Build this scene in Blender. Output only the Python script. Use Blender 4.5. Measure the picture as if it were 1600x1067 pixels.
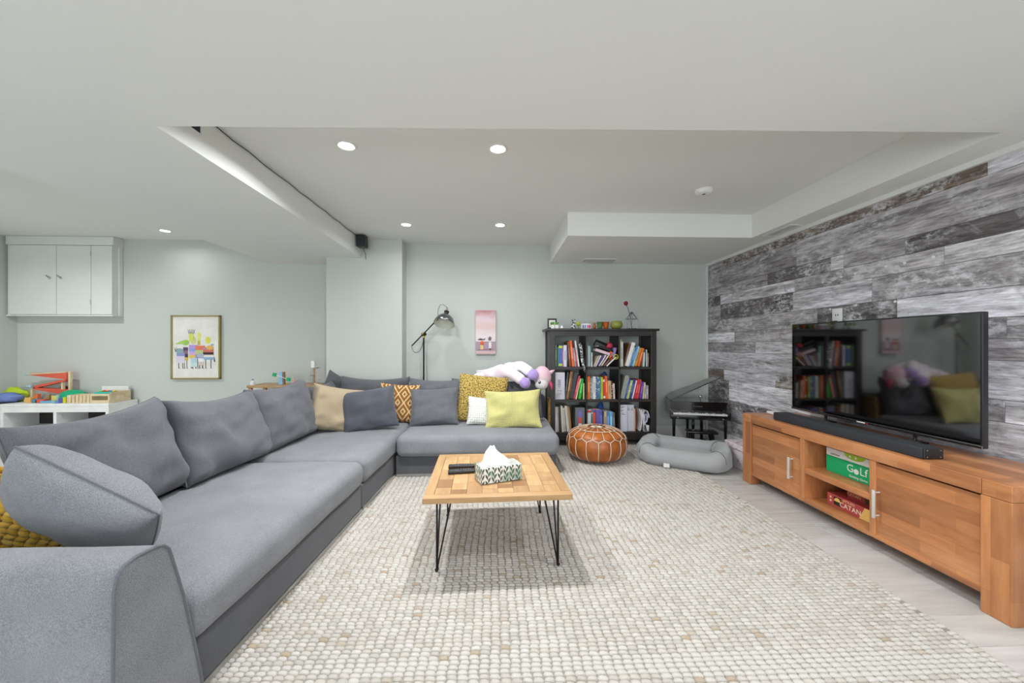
import bpy, bmesh, math, random
import numpy as np
from mathutils import Matrix, Vector, noise

for _o in list(bpy.data.objects):
    bpy.data.objects.remove(_o)
SC = bpy.context.scene
COL = SC.collection
R = math.radians
PI = math.pi

# ------------------------------------------------------------------ camera, world, exposure
YAW = math.atan(23 / 590)
cam_data = bpy.data.cameras.new('camera')
cam_data.sensor_width = 36
cam_data.lens = 590 * 36 / 1600
cam_data.shift_y = 5.5 / 1600
cam_data.clip_start = 0.02
cam = bpy.data.objects.new('camera', cam_data)
COL.objects.link(cam)
cam.location = (0, 0, 1.2)
cam.rotation_euler = (R(90), 0, -YAW)
SC.camera = cam

world = bpy.data.worlds.new('world')
SC.world = world
world.use_nodes = True
world.node_tree.nodes['Background'].inputs[0].default_value = (0.86, 0.93, 1.0, 1)
world.node_tree.nodes['Background'].inputs[1].default_value = 6.0
vs = SC.view_settings
vs.view_transform = 'Standard'
vs.look = 'None'
vs.gamma = 1
vs.use_curve_mapping = False
vs.exposure = -0.21
LAMP_W = 22.0
LAMP_SPREAD = 160
LAMP_COL = (.95, .975, 1.0)

# ------------------------------------------------------------------ helpers
def lin(h):
    h = h.lstrip('#')
    o = []
    for i in (0, 2, 4):
        v = int(h[i:i + 2], 16) / 255
        o.append(v / 12.92 if v <= .04045 else ((v + .055) / 1.055) ** 2.4)
    return (o[0], o[1], o[2], 1)

WM = {}          # world matrix of every root and part, for building in world coordinates


class MB:
    """collects geometry of one mesh object"""
    def __init__(s):
        s.v = []; s.f = []; s.m = []; s.mi = 0

    def add(s, vs_, fs, M=None):
        b = len(s.v)
        if M is not None:
            vs_ = [tuple(M @ Vector(p)) for p in vs_]
        s.v.extend(vs_)
        for f in fs:
            s.f.append(tuple(b + i for i in f)); s.m.append(s.mi)
        return s

    def box(s, x0, x1, y0, y1, z0, z1, M=None):
        return s.add([(x0, y0, z0), (x1, y0, z0), (x1, y1, z0), (x0, y1, z0),
                      (x0, y0, z1), (x1, y0, z1), (x1, y1, z1), (x0, y1, z1)],
                     [(0, 3, 2, 1), (4, 5, 6, 7), (0, 1, 5, 4), (1, 2, 6, 5), (2, 3, 7, 6), (3, 0, 4, 7)], M)

    def rbox(s, x0, x1, y0, y1, z0, z1, r=.005, seg=1, n=(1, 1, 1), fn=None, M=None):
        sx, sy, sz = x1 - x0, y1 - y0, z1 - z0
        r = min(r, sx * .49, sy * .49, sz * .49)
        vs_, fs = soft(sx, sy, sz, r, seg, n)
        cx, cy, cz = (x0 + x1) / 2, (y0 + y1) / 2, (z0 + z1) / 2
        if fn:
            vs_ = [fn(p) for p in vs_]
        vs_ = [(p[0] + cx, p[1] + cy, p[2] + cz) for p in vs_]
        return s.add(vs_, fs, M)

    def tube(s, pts, r, n=8, closed=False, M=None):
        pts = [Vector(p) for p in pts]
        N = len(pts)
        rr = r if isinstance(r, (list, tuple)) else [r] * N
        vs_ = []; fs = []
        up = None
        for i in range(N):
            a = pts[i - 1] if (i > 0 or closed) else pts[i]
            b = pts[(i + 1) % N] if (i < N - 1 or closed) else pts[i]
            t = (b - a)
            if t.length < 1e-9:
                t = Vector((0, 0, 1))
            t.normalize()
            if up is None:
                up = Vector((0, 0, 1)) if abs(t.z) < .9 else Vector((1, 0, 0))
            side = t.cross(up)
            if side.length < 1e-6:
                side = t.orthogonal()
            side.normalize()
            up = side.cross(t).normalized()
            for k in range(n):
                an = 2 * PI * k / n
                vs_.append(tuple(pts[i] + (side * math.cos(an) + up * math.sin(an)) * rr[i]))
        for i in range(N - 1 + (1 if closed else 0)):
            j = (i + 1) % N
            for k in range(n):
                l = (k + 1) % n
                fs.append((i * n + k, i * n + l, j * n + l, j * n + k))
        if not closed:
            fs.append(tuple(range(n - 1, -1, -1)))
            fs.append(tuple((N - 1) * n + k for k in range(n)))
        return s.add(vs_, fs, M)

    def lathe(s, prof, n=24, M=None, c=(0, 0, 0), close=True):
        vs_ = []; fs = []
        for (r, z) in prof:
            for k in range(n):
                a = 2 * PI * k / n
                vs_.append((c[0] + r * math.cos(a), c[1] + r * math.sin(a), c[2] + z))
        for i in range(len(prof) - 1):
            for k in range(n):
                l = (k + 1) % n
                fs.append((i * n + k, i * n + l, (i + 1) * n + l, (i + 1) * n + k))
        if close:
            if prof[0][0] > 1e-6:
                fs.append(tuple(range(n - 1, -1, -1)))
            if prof[-1][0] > 1e-6:
                fs.append(tuple((len(prof) - 1) * n + k for k in range(n)))
        return s.add(vs_, fs, M)

    def prism(s, poly, d0, d1, axis='z', M=None):
        """poly of 2-D points extruded; axis z: (x,y), axis y: (x,z), axis x: (y,z)"""
        def mk(p, d):
            return (p[0], p[1], d) if axis == 'z' else ((p[0], d, p[1]) if axis == 'y' else (d, p[0], p[1]))
        n = len(poly)
        vs_ = [mk(p, d0) for p in poly] + [mk(p, d1) for p in poly]
        fs = [tuple(range(n - 1, -1, -1)), tuple(range(n, 2 * n))]
        fs += [(i, (i + 1) % n, n + (i + 1) % n, n + i) for i in range(n)]
        return s.add(vs_, fs, M)

    def ell(s, c, r, n=16, m=10, M=None, fn=None):
        vs_ = []; fs = []
        for i in range(m + 1):
            t = PI * i / m
            for k in range(n):
                a = 2 * PI * k / n
                p = (math.sin(t) * math.cos(a), math.sin(t) * math.sin(a), math.cos(t))
                if fn:
                    p = fn(p)
                vs_.append((c[0] + r[0] * p[0], c[1] + r[1] * p[1], c[2] + r[2] * p[2]))
        for i in range(m):
            for k in range(n):
                l = (k + 1) % n
                fs.append((i * n + k, (i + 1) * n + k, (i + 1) * n + l, i * n + l))
        return s.add(vs_, fs, M)

    def build(s, name, mats, parent=None, smooth=False, local=False, fix=True):
        v = s.v
        if parent is not None and not local:
            W = WM[parent].inverted()
            v = [tuple(W @ Vector(p)) for p in v]
        me = bpy.data.meshes.new(name)
        me.from_pydata(v, [], s.f)
        if not isinstance(mats, (list, tuple)):
            mats = [mats]
        for m_ in mats:
            me.materials.append(m_)
        if len(mats) > 1:
            me.polygons.foreach_set('material_index', s.m)
        if fix:
            bm = bmesh.new(); bm.from_mesh(me)
            bmesh.ops.remove_doubles(bm, verts=bm.verts, dist=1e-6)
            bmesh.ops.recalc_face_normals(bm, faces=bm.faces)
            bm.to_mesh(me); bm.free()
        if smooth:
            me.polygons.foreach_set('use_smooth', [True] * len(me.polygons))
            if smooth is not True:
                me.set_sharp_from_angle(angle=R(smooth))
        o = bpy.data.objects.new(name, me)
        COL.objects.link(o)
        if parent is not None:
            o.parent = parent
            WM[o] = WM[parent]
        else:
            WM[o] = Matrix.Identity(4)
        return o


def soft(sx, sy, sz, r, seg=3, n=(1, 1, 1)):
    """rounded box centred on the origin"""
    H = (sx / 2, sy / 2, sz / 2)
    cs = []
    for h, k in zip(H, n):
        a = h - r
        l = [-(a + r * math.tan(R(45) * (seg - i) / seg)) for i in range(seg)]
        l += [-a + 2 * a * i / k for i in range(k + 1)]
        l += [a + r * math.tan(R(45) * (i + 1) / seg) for i in range(seg)]
        cs.append(l)
    vs_ = []; fs = []; key = {}

    def vid(p):
        q = []; o = []
        for i in range(3):
            a = H[i] - r
            c_ = max(-a, min(a, p[i]))
            q.append(c_); o.append(p[i] - c_)
        L = math.sqrt(sum(x * x for x in o))
        if L > 1e-9:
            q = [q[i] + o[i] / L * r for i in range(3)]
        kk = (round(q[0], 6), round(q[1], 6), round(q[2], 6))
        if kk not in key:
            key[kk] = len(vs_); vs_.append(tuple(q))
        return key[kk]
    for ax in range(3):
        u, w = (ax + 1) % 3, (ax + 2) % 3
        for sg in (-1, 1):
            for i in range(len(cs[u]) - 1):
                for j in range(len(cs[w]) - 1):
                    q = []
                    for (a, b) in ((i, j), (i + 1, j), (i + 1, j + 1), (i, j + 1)):
                        p = [0, 0, 0]
                        p[ax] = sg * H[ax]; p[u] = cs[u][a]; p[w] = cs[w][b]
                        q.append(vid(p))
                    if sg < 0:
                        q.reverse()
                    fs.append(tuple(q))
    return vs_, fs


def TR(loc=(0, 0, 0), rx=0, ry=0, rz=0, s=1):
    M = Matrix.Translation(loc) @ Matrix.Rotation(R(rz), 4, 'Z') @ Matrix.Rotation(R(ry), 4, 'Y') @ Matrix.Rotation(R(rx), 4, 'X')
    return M @ Matrix.Scale(s, 4) if s != 1 else M


def tag(o, label=None, cat=None, group=None, kind=None):
    if label: o['label'] = label
    if cat: o['category'] = cat
    if group: o['group'] = group
    if kind: o['kind'] = kind
    return o


def thing(name, label, cat, loc=(0, 0, 0), rz=0, group=None, rx=0, ry=0):
    o = bpy.data.objects.new(name, None)
    o.empty_display_size = .1
    COL.objects.link(o)
    M = TR(loc, rx, ry, rz)
    o.matrix_world = M
    WM[o] = M
    return tag(o, label, cat, group)


def struct(o, label=None):
    o['kind'] = 'structure'
    if label: o['label'] = label
    return o


def text(s, txt, size, M, depth=.0006, squash=1.0):
    """lettering lying in the local XY plane of M, centred"""
    cu = bpy.data.curves.new('txt', 'FONT')
    cu.body = txt; cu.size = size; cu.extrude = depth
    cu.align_x = 'CENTER'; cu.align_y = 'CENTER'; cu.resolution_u = 2
    ob = bpy.data.objects.new('txt', cu)
    COL.objects.link(ob)
    dg = bpy.context.evaluated_depsgraph_get()
    me = bpy.data.meshes.new_from_object(ob.evaluated_get(dg))
    vs_ = [(v.co.x * squash, v.co.y, v.co.z) for v in me.vertices]
    fs = [tuple(p.vertices) for p in me.polygons]
    bpy.data.objects.remove(ob); bpy.data.curves.remove(cu); bpy.data.meshes.remove(me)
    return s.add(vs_, fs, M)


def nz(p, sc, seed=0):
    return noise.noise(Vector((p[0] * sc + seed * 7.3, p[1] * sc - seed * 3.1, p[2] * sc + seed * 1.7)))


def pillow_geo(w, h, t, n=22, p=2.6, q=.5, pinch=.07, wr=.012, seed=0, sag=0.0):
    """cushion standing in the XZ plane, front towards -Y; returns verts, faces, seam loop"""
    vs_ = []; fs = []; idx = {}
    def P(i, j, side):
        u = math.sin((i / n * 2 - 1) * PI / 2 * .96) / math.sin(PI / 2 * .96)
        v = math.sin((j / n * 2 - 1) * PI / 2 * .96) / math.sin(PI / 2 * .96)
        x = w / 2 * u * (1 - pinch * (1 - v * v))
        z = h / 2 * v * (1 - pinch * (1 - u * u))
        T = (max(0, 1 - abs(u) ** p) * max(0, 1 - abs(v) ** p)) ** q
        y = side * t / 2 * T
        g = nz((x, z, side), 4.5, seed) * wr * 1.6 + nz((x, z, side), 11, seed) * wr * .8
        # folds that run in from the corners
        fold = math.sin((u - v) * 9 + seed) * math.sin((u + v) * 5 + seed * 2) * wr * .5 * (abs(u * v)) ** .7
        y += (g + fold) * min(1, T * 1.5) * (1 if side < 0 else -1) * -1
        z -= sag * (1 - u * u) * (v + 1) * .5
        y += sag * .3 * nz((x, z, 0), 3, seed + 5)
        return (x, y, z)
    for side in (-1, 1):
        for i in range(n + 1):
            for j in range(n + 1):
                edge = i in (0, n) or j in (0, n)
                k = (i, j, 0 if edge else side)
                if k not in idx:
                    idx[k] = len(vs_); vs_.append(P(i, j, side))
        for i in range(n):
            for j in range(n):
                q_ = []
                for (a, b) in ((i, j), (i + 1, j), (i + 1, j + 1), (i, j + 1)):
                    e = a in (0, n) or b in (0, n)
                    q_.append(idx[(a, b, 0 if e else side)])
                if side > 0: q_.reverse()
                fs.append(tuple(q_))
    loop = [vs_[idx[(i, 0, 0)]] for i in range(n)] + [vs_[idx[(n, j, 0)]] for j in range(n)] + \
           [vs_[idx[(n - i, n, 0)]] for i in range(n)] + [vs_[idx[(0, n - j, 0)]] for j in range(n)]
    return vs_, fs, loop
# ------------------------------------------------------------------ materials
def _nt(name):
    m = bpy.data.materials.new(name)
    m.use_nodes = True
    nt = m.node_tree
    b = nt.nodes['Principled BSDF']
    return m, nt, b


def nd(nt, t, **kw):
    n = nt.nodes.new(t)
    for k, v in kw.items():
        if k in n.inputs.keys():
            n.inputs[k].default_value = v
        else:
            setattr(n, k, v)
    return n


def coords(nt, stretch=(1, 1, 1), rand=False, kind='Object'):
    tc = nd(nt, 'ShaderNodeTexCoord')
    mp = nd(nt, 'ShaderNodeMapping')
    mp.inputs['Scale'].default_value = stretch
    nt.links.new(tc.outputs[kind], mp.inputs['Vector'])
    if rand:
        oi = nd(nt, 'ShaderNodeObjectInfo')
        mu = nd(nt, 'ShaderNodeMath', operation='MULTIPLY'); mu.inputs[1].default_value = 37.0
        cb = nd(nt, 'ShaderNodeCombineXYZ')
        nt.links.new(oi.outputs['Random'], mu.inputs[0])
        for i in range(3):
            nt.links.new(mu.outputs[0], cb.inputs[i])
        nt.links.new(cb.outputs[0], mp.inputs['Location'])
    return mp.outputs['Vector']


def ntex(nt, vec, scale, detail=4, rough=.55, dist=0):
    n = nd(nt, 'ShaderNodeTexNoise')
    n.inputs['Scale'].default_value = scale
    n.inputs['Detail'].default_value = detail
    n.inputs['Roughness'].default_value = rough
    n.inputs['Distortion'].default_value = dist
    nt.links.new(vec, n.inputs['Vector'])
    return n.outputs['Fac']


def ramp(nt, fac, stops):
    r = nd(nt, 'ShaderNodeValToRGB')
    e = r.color_ramp.elements
    while len(e) < len(stops):
        e.new(.5)
    for el, (p, c_) in zip(e, stops):
        el.position = p
        el.color = c_ if len(c_) == 4 else (*c_, 1)
    nt.links.new(fac, r.inputs[0])
    return r.outputs[0]


def mixc(nt, fac, a, b, mode='MIX'):
    m = nd(nt, 'ShaderNodeMix', data_type='RGBA', blend_type=mode)
    def put(sock, v):
        if hasattr(v, 'is_linked') or isinstance(v, bpy.types.NodeSocket):
            nt.links.new(v, sock)
        else:
            sock.default_value = v
    put(m.inputs[0], fac); put(m.inputs[6], a); put(m.inputs[7], b)
    return m.outputs[2]


def bump(nt, b, fac, strength=.3, dist=.01):
    bp = nd(nt, 'ShaderNodeBump')
    bp.inputs['Strength'].default_value = strength
    bp.inputs['Distance'].default_value = dist
    nt.links.new(fac, bp.inputs['Height'])
    nt.links.new(bp.outputs[0], b.inputs['Normal'])


def mat(name, col, rough=.6, metal=0, col2=None, ns=6, stretch=(1, 1, 1), bs=0, bst=.2, bd=.004,
        coat=0, spec=.5, emit=0, lo=.35, hi=.65, rand=False, sheen=0, detail=4):
    m, nt, b = _nt(name)
    c1 = lin(col)
    b.inputs['Roughness'].default_value = rough
    b.inputs['Metallic'].default_value = metal
    b.inputs['Specular IOR Level'].default_value = spec
    b.inputs['Coat Weight'].default_value = coat
    b.inputs['Coat Roughness'].default_value = .15
    b.inputs['Sheen Weight'].default_value = sheen
    vec = coords(nt, stretch, rand)
    c2 = lin(col2) if col2 else tuple(x * .9 for x in c1[:3]) + (1,)
    f = ntex(nt, vec, ns, detail)
    nt.links.new(ramp(nt, f, [(lo, c2), (hi, c1)]), b.inputs['Base Color'])
    if bs:
        bump(nt, b, ntex(nt, vec, bs, 3), bst, bd)
    if emit:
        b.inputs['Emission Color'].default_value = c1
        b.inputs['Emission Strength'].default_value = emit
    return m


def fabric(name, col, dark, weave=420, speck=260, bst=.35, sheen=.25, rough=.95):
    m, nt, b = _nt(name)
    b.inputs['Roughness'].default_value = rough
    b.inputs['Specular IOR Level'].default_value = .2
    b.inputs['Sheen Weight'].default_value = sheen
    b.inputs['Sheen Roughness'].default_value = .4
    vec = coords(nt)
    big = ntex(nt, vec, 5, 3)
    fine = ntex(nt, vec, speck, 2, .7)
    c1, c2 = lin(col), lin(dark)
    base = ramp(nt, fine, [(.3, c2), (.7, c1)])
    base = mixc(nt, .22, base, ramp(nt, big, [(.3, c2), (.7, c1)]))
    nt.links.new(base, b.inputs['Base Color'])
    w = nd(nt, 'ShaderNodeTexWave', wave_type='BANDS', bands_direction='DIAGONAL')
    w.inputs['Scale'].default_value = weave / 3
    w.inputs['Distortion'].default_value = 3
    w.inputs['Detail'].default_value = 1
    nt.links.new(vec, w.inputs['Vector'])
    mx = nd(nt, 'ShaderNodeMath', operation='ADD')
    nt.links.new(w.outputs['Fac'], mx.inputs[0]); nt.links.new(fine, mx.inputs[1])
    bump(nt, b, mx.outputs[0], bst, .002)
    return m


def wood(name, cols, grain=(1, 1, 1), scale=3, rough=.45, coat=.1, objcol=False, bst=.12, rand=True, fine=40, stave=None):
    """cols dark, mid, light; grain = stretch, small along the grain"""
    m, nt, b = _nt(name)
    vec = coords(nt, grain, rand)
    f = ntex(nt, vec, scale, 6, .6, .6)
    g = ntex(nt, vec, fine, 3, .6)
    c_ = ramp(nt, f, [(.28, lin(cols[0])), (.5, lin(cols[1])), (.72, lin(cols[2]))])
    c_ = mixc(nt, .35, c_, ramp(nt, g, [(.3, lin(cols[0])), (.7, lin(cols[2]))]))
    if stave:
        # glued-up staves of slightly different tone
        tc = nd(nt, 'ShaderNodeTexCoord')
        sx = nd(nt, 'ShaderNodeSeparateXYZ'); nt.links.new(tc.outputs['Object'], sx.inputs[0])
        cb = nd(nt, 'ShaderNodeCombineXYZ')
        ad = nd(nt, 'ShaderNodeMath', operation='ADD')
        nt.links.new(sx.outputs[0], ad.inputs[0]); nt.links.new(sx.outputs[2], ad.inputs[1])
        nt.links.new(sx.outputs[1], cb.inputs[0]); nt.links.new(ad.outputs[0], cb.inputs[1])
        br = nd(nt, 'ShaderNodeTexBrick', offset=.37)
        br.inputs['Scale'].default_value = 1
        br.inputs['Brick Width'].default_value = stave[0]; br.inputs['Row Height'].default_value = stave[1]
        br.inputs['Mortar Size'].default_value = .0006; br.inputs['Bias'].default_value = 0
        br.inputs['Color1'].default_value = (.66, .61, .57, 1); br.inputs['Color2'].default_value = (1.12, 1.09, 1.06, 1)
        br.inputs['Mortar'].default_value = (.7, .66, .62, 1)
        nt.links.new(cb.outputs[0], br.inputs['Vector'])
        c_ = mixc(nt, 1.0, c_, br.outputs['Color'], 'MULTIPLY')
    if objcol:
        oi = nd(nt, 'ShaderNodeObjectInfo')
        c_ = mixc(nt, 1.0, c_, oi.outputs['Color'], 'MULTIPLY')
    nt.links.new(c_, b.inputs['Base Color'])
    b.inputs['Roughness'].default_value = rough
    b.inputs['Coat Weight'].default_value = coat
    b.inputs['Coat Roughness'].default_value = .25
    bump(nt, b, g, bst, .002)
    return m


def tinted(name, rough=.5, var=.12, ns=30, spec=.4, bst=0, pattern=None):
    """one material whose colour is each object's own colour"""
    m, nt, b = _nt(name)
    vec = coords(nt, (1, 1, 1), True)
    oi = nd(nt, 'ShaderNodeObjectInfo')
    f = ntex(nt, vec, ns, 3)
    k = ramp(nt, f, [(.3, (1 - var, 1 - var, 1 - var)), (.7, (1, 1, 1))])
    c_ = mixc(nt, 1.0, oi.outputs['Color'], k, 'MULTIPLY')
    if pattern:
        v = nd(nt, 'ShaderNodeTexVoronoi'); v.inputs['Scale'].default_value = pattern
        nt.links.new(vec, v.inputs['Vector'])
        c_ = mixc(nt, ramp(nt, v.outputs['Distance'], [(.28, (1, 1, 1)), (.34, (0, 0, 0))]), c_, (.75, .75, .72, 1))
    nt.links.new(c_, b.inputs['Base Color'])
    b.inputs['Roughness'].default_value = rough
    b.inputs['Specular IOR Level'].default_value = spec
    if bst:
        bump(nt, b, f, bst, .003)
    return m


def barnwood():
    m, nt, b = _nt('weathered_plank')
    vec = coords(nt, (1, 1, 1), True)
    mp = nd(nt, 'ShaderNodeMapping'); mp.inputs['Scale'].default_value = (1, .16, 1.6)
    nt.links.new(vec, mp.inputs['Vector'])
    lng = mp.outputs['Vector']
    oi = nd(nt, 'ShaderNodeObjectInfo')
    streak = ntex(nt, lng, 9, 8, .68, .4)
    fine = ntex(nt, lng, 46, 5, .7)
    patch = ntex(nt, vec, 3.2, 6, .68, .5)
    mp2 = nd(nt, 'ShaderNodeMapping'); mp2.inputs['Scale'].default_value = (1, .55, 1.3)
    mp2.inputs['Rotation'].default_value = (R(14), 0, 0)
    nt.links.new(vec, mp2.inputs['Vector'])
    saw = ntex(nt, mp2.outputs['Vector'], 22, 7, .78)
    base = mixc(nt, 1.0, oi.outputs['Color'], ramp(nt, streak, [(.3, (.28, .268, .265)), (.5, (.85, .83, .83)), (.7, (1.45, 1.45, 1.47))]), 'MULTIPLY')
    base = mixc(nt, 1.0, base, ramp(nt, fine, [(.32, (.42, .41, .41)), (.62, (1.2, 1.2, 1.2))]), 'MULTIPLY')
    # worn white paint
    pm = nd(nt, 'ShaderNodeMath', operation='MULTIPLY')
    nt.links.new(ramp(nt, patch, [(.44, (0, 0, 0)), (.58, (1, 1, 1))]), pm.inputs[0])
    nt.links.new(ramp(nt, saw, [(.46, (0, 0, 0)), (.58, (1, 1, 1))]), pm.inputs[1])
    base = mixc(nt, pm.outputs[0], base, (.66, .66, .68, 1))
    # dark stains
    st = ramp(nt, ntex(nt, vec, 2.1, 5, .7), [(.3, (1, 1, 1)), (.4, (0, 0, 0))])
    s2 = nd(nt, 'ShaderNodeMath', operation='MULTIPLY'); s2.inputs[1].default_value = .65
    nt.links.new(st, s2.inputs[0])
    base = mixc(nt, s2.outputs[0], base, (.05, .046, .046, 1))
    nt.links.new(base, b.inputs['Base Color'])
    b.inputs['Roughness'].default_value = .62
    b.inputs['Specular IOR Level'].default_value = .3
    bump(nt, b, fine, .2, .003)
    return m


def islands(name, cols, rough=.95, sheen=.2, fine=300):
    """colour differs from loop to loop"""
    m, nt, b = _nt(name)
    g = nd(nt, 'ShaderNodeNewGeometry')
    vec = coords(nt)
    c_ = ramp(nt, g.outputs['Random Per Island'], cols)
    f = ntex(nt, vec, fine, 2)
    c_ = mixc(nt, 1.0, c_, ramp(nt, f, [(.3, (.82, .81, .8)), (.7, (1, 1, 1))]), 'MULTIPLY')
    big = ntex(nt, coords(nt, (1, 5, 1)), 1.3, 4)
    c_ = mixc(nt, 1.0, c_, ramp(nt, big, [(.3, (.93, .92, .91)), (.7, (1, 1, 1))]), 'MULTIPLY')
    nt.links.new(c_, b.inputs['Base Color'])
    b.inputs['Roughness'].default_value = rough
    b.inputs['Specular IOR Level'].default_value = .15
    b.inputs['Sheen Weight'].default_value = sheen
    bump(nt, b, f, .3, .002)
    return m


def leafprint():
    """tissue box: dark green leaves on white card"""
    m, nt, b = _nt('leaf_print_card')
    tc = nd(nt, 'ShaderNodeTexCoord')
    sx = nd(nt, 'ShaderNodeSeparateXYZ')
    nt.links.new(tc.outputs['Object'], sx.inputs[0])
    def mth(op, a, b_=None):
        n = nd(nt, 'ShaderNodeMath', operation=op)
        for i, v in enumerate((a, b_)):
            if v is None: continue
            if isinstance(v, (int, float)): n.inputs[i].default_value = v
            else: nt.links.new(v, n.inputs[i])
        return n.outputs[0]
    # leaves in pairs on upright stems
    xx = mth('ADD', sx.outputs[0], mth('MULTIPLY', sx.outputs[1], 1.0))
    zz = mth('ADD', sx.outputs[2], mth('MULTIPLY', sx.outputs[1], .6))
    col_ = mth('FLOOR', mth('DIVIDE', xx, .036))
    up = mth('PINGPONG', mth('DIVIDE', mth('ADD', xx, .0), .018), 1.0)
    vv = mth('FRACT', mth('ADD', mth('DIVIDE', zz, .034), mth('MULTIPLY', col_, .5)))
    centre = mth('ADD', .12, mth('MULTIPLY', mth('POWER', vv, 1.6), .75))
    thick = mth('MULTIPLY', mth('SINE', mth('MULTIPLY', vv, PI)), .34)
    d = mth('SUBTRACT', mth('ABSOLUTE', mth('SUBTRACT', up, centre)), thick)
    n_ = ntex(nt, tc.outputs['Object'], 80, 2)
    d = mth('ADD', d, mth('MULTIPLY', mth('SUBTRACT', n_, .5), .25))
    c_ = ramp(nt, mth('ADD', d, .5), [(.46, lin('#3c4b43')), (.54, lin('#e4e3da'))])
    hue = ntex(nt, tc.outputs['Object'], 14, 1)
    c_ = mixc(nt, ramp(nt, hue, [(.5, (0, 0, 0)), (.6, (.55, .55, .55))]), c_, lin('#4c7a5e'))
    nt.links.new(c_, b.inputs['Base Color'])
    b.inputs['Roughness'].default_value = .45
    return m


def ikat(name, c1, c2, scale=16):
    m, nt, b = _nt(name)
    tc = nd(nt, 'ShaderNodeTexCoord')
    sx = nd(nt, 'ShaderNodeSeparateXYZ'); nt.links.new(tc.outputs['Object'], sx.inputs[0])
    def mth(op, a, b_=None):
        n = nd(nt, 'ShaderNodeMath', operation=op)
        for i, v in enumerate((a, b_)):
            if v is None: continue
            if isinstance(v, (int, float)): n.inputs[i].default_value = v
            else: nt.links.new(v, n.inputs[i])
        return n.outputs[0]
    px_ = mth('PINGPONG', mth('MULTIPLY', sx.outputs[0], scale), 1.0)
    pz_ = mth('PINGPONG', mth('MULTIPLY', sx.outputs[2], scale * .7), 1.0)
    d = mth('PINGPONG', mth('MULTIPLY', mth('ADD', px_, pz_), 3.0), 1.0)
    n_ = ntex(nt, tc.outputs['Object'], 120, 2)
    d = mth('ADD', d, mth('MULTIPLY', mth('SUBTRACT', n_, .5), .8))
    c_ = ramp(nt, d, [(.6, lin(c1)), (.72, lin(c2))])
    nt.links.new(c_, b.inputs['Base Color'])
    b.inputs['Roughness'].default_value = .95
    bump(nt, b, d, .35, .003)
    return m


def waffle(name, c1, c2, scale=70, bst=.9, rnd=.3):
    m, nt, b = _nt(name)
    tc = nd(nt, 'ShaderNodeTexCoord')
    sx = nd(nt, 'ShaderNodeSeparateXYZ'); nt.links.new(tc.outputs['Object'], sx.inputs[0])
    cb = nd(nt, 'ShaderNodeCombineXYZ'); nt.links.new(sx.outputs[0], cb.inputs[0]); nt.links.new(sx.outputs[2], cb.inputs[1])
    v = nd(nt, 'ShaderNodeTexVoronoi', voronoi_dimensions='2D')
    v.inputs['Scale'].default_value = scale
    v.inputs['Randomness'].default_value = rnd
    nt.links.new(cb.outputs[0], v.inputs['Vector'])
    c_ = ramp(nt, v.outputs['Distance'], [(.2, lin(c1)), (.6, lin(c2))])
    nt.links.new(c_, b.inputs['Base Color'])
    b.inputs['Roughness'].default_value = .95
    b.inputs['Sheen Weight'].default_value = .2
    inv = nd(nt, 'ShaderNodeMath', operation='SUBTRACT'); inv.inputs[0].default_value = 1
    nt.links.new(v.outputs['Distance'], inv.inputs[1])
    bump(nt, b, inv.outputs[0], bst, .008)
    return m


def sunset():
    """painted canvas: pink sky on a small picture"""
    m, nt, b = _nt('painted_canvas')
    tc = nd(nt, 'ShaderNodeTexCoord')
    sx = nd(nt, 'ShaderNodeSeparateXYZ'); nt.links.new(tc.outputs['Object'], sx.inputs[0])
    n_ = ntex(nt, coords(nt, (4, 1, 7)), 2.0, 3)
    a = nd(nt, 'ShaderNodeMath', operation='MULTIPLY_ADD'); a.inputs[1].default_value = 1 / .6; a.inputs[2].default_value = .5
    nt.links.new(sx.outputs[2], a.inputs[0])
    b2 = nd(nt, 'ShaderNodeMath', operation='MULTIPLY_ADD'); b2.inputs[1].default_value = .22; b2.inputs[2].default_value = -.11
    nt.links.new(n_, b2.inputs[0])
    s_ = nd(nt, 'ShaderNodeMath', operation='ADD')
    nt.links.new(a.outputs[0], s_.inputs[0]); nt.links.new(b2.outputs[0], s_.inputs[1])
    c_ = ramp(nt, s_.outputs[0], [(.0, lin('#c9a0a4')), (.25, lin('#dccdd0')), (.45, lin('#e2d5d5')), (.6, lin('#d8bdb9')), (.78, lin('#dcc6cc')), (.95, lin('#b98084'))])
    nt.links.new(c_, b.inputs['Base Color'])
    b.inputs['Roughness'].default_value = .6
    return m


def glass():
    m, nt, b = _nt('added_window_glass')
    out = nt.nodes['Material Output']
    t = nd(nt, 'ShaderNodeBsdfTransparent'); g = nd(nt, 'ShaderNodeBsdfGlossy')
    g.inputs['Roughness'].default_value = .02
    mx = nd(nt, 'ShaderNodeMixShader'); mx.inputs[0].default_value = .06
    nt.links.new(t.outputs[0], mx.inputs[1]); nt.links.new(g.outputs[0], mx.inputs[2])
    nt.links.new(mx.outputs[0], out.inputs['Surface'])
    return m
M_glass = glass()
M_wall = mat('wall_paint', '#c4c8c2', .85, col2='#c1c6bf', ns=2, bs=120, bst=.05)
M_ceil = mat('ceiling_paint', '#e8e9e4', .9, col2='#e6e7e2', ns=1.5, bs=140, bst=.04)
M_trim = mat('white_trim', '#e6e6e2', .5, col2='#e0e0dc')
M_dark = mat('dark_void', '#1b1b1b', .9)
M_plank = barnwood()
M_floor = wood('grey_laminate', ('#aca9a4', '#c6c4c0', '#d5d3cf'), (.22, 1.6, 1), 5, .42, .1, objcol=True, bst=.08, fine=22)
M_loop = islands('cream_wool_loops', [(0, lin('#b9b4ab')), (.35, lin('#c4bfb7')), (.7, lin('#ccc8c1')), (.97, lin('#c0b8ad')), (.99, lin('#b0a08a'))])
M_back = mat('jute_backing', '#948e83', .95, bs=200)
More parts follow.
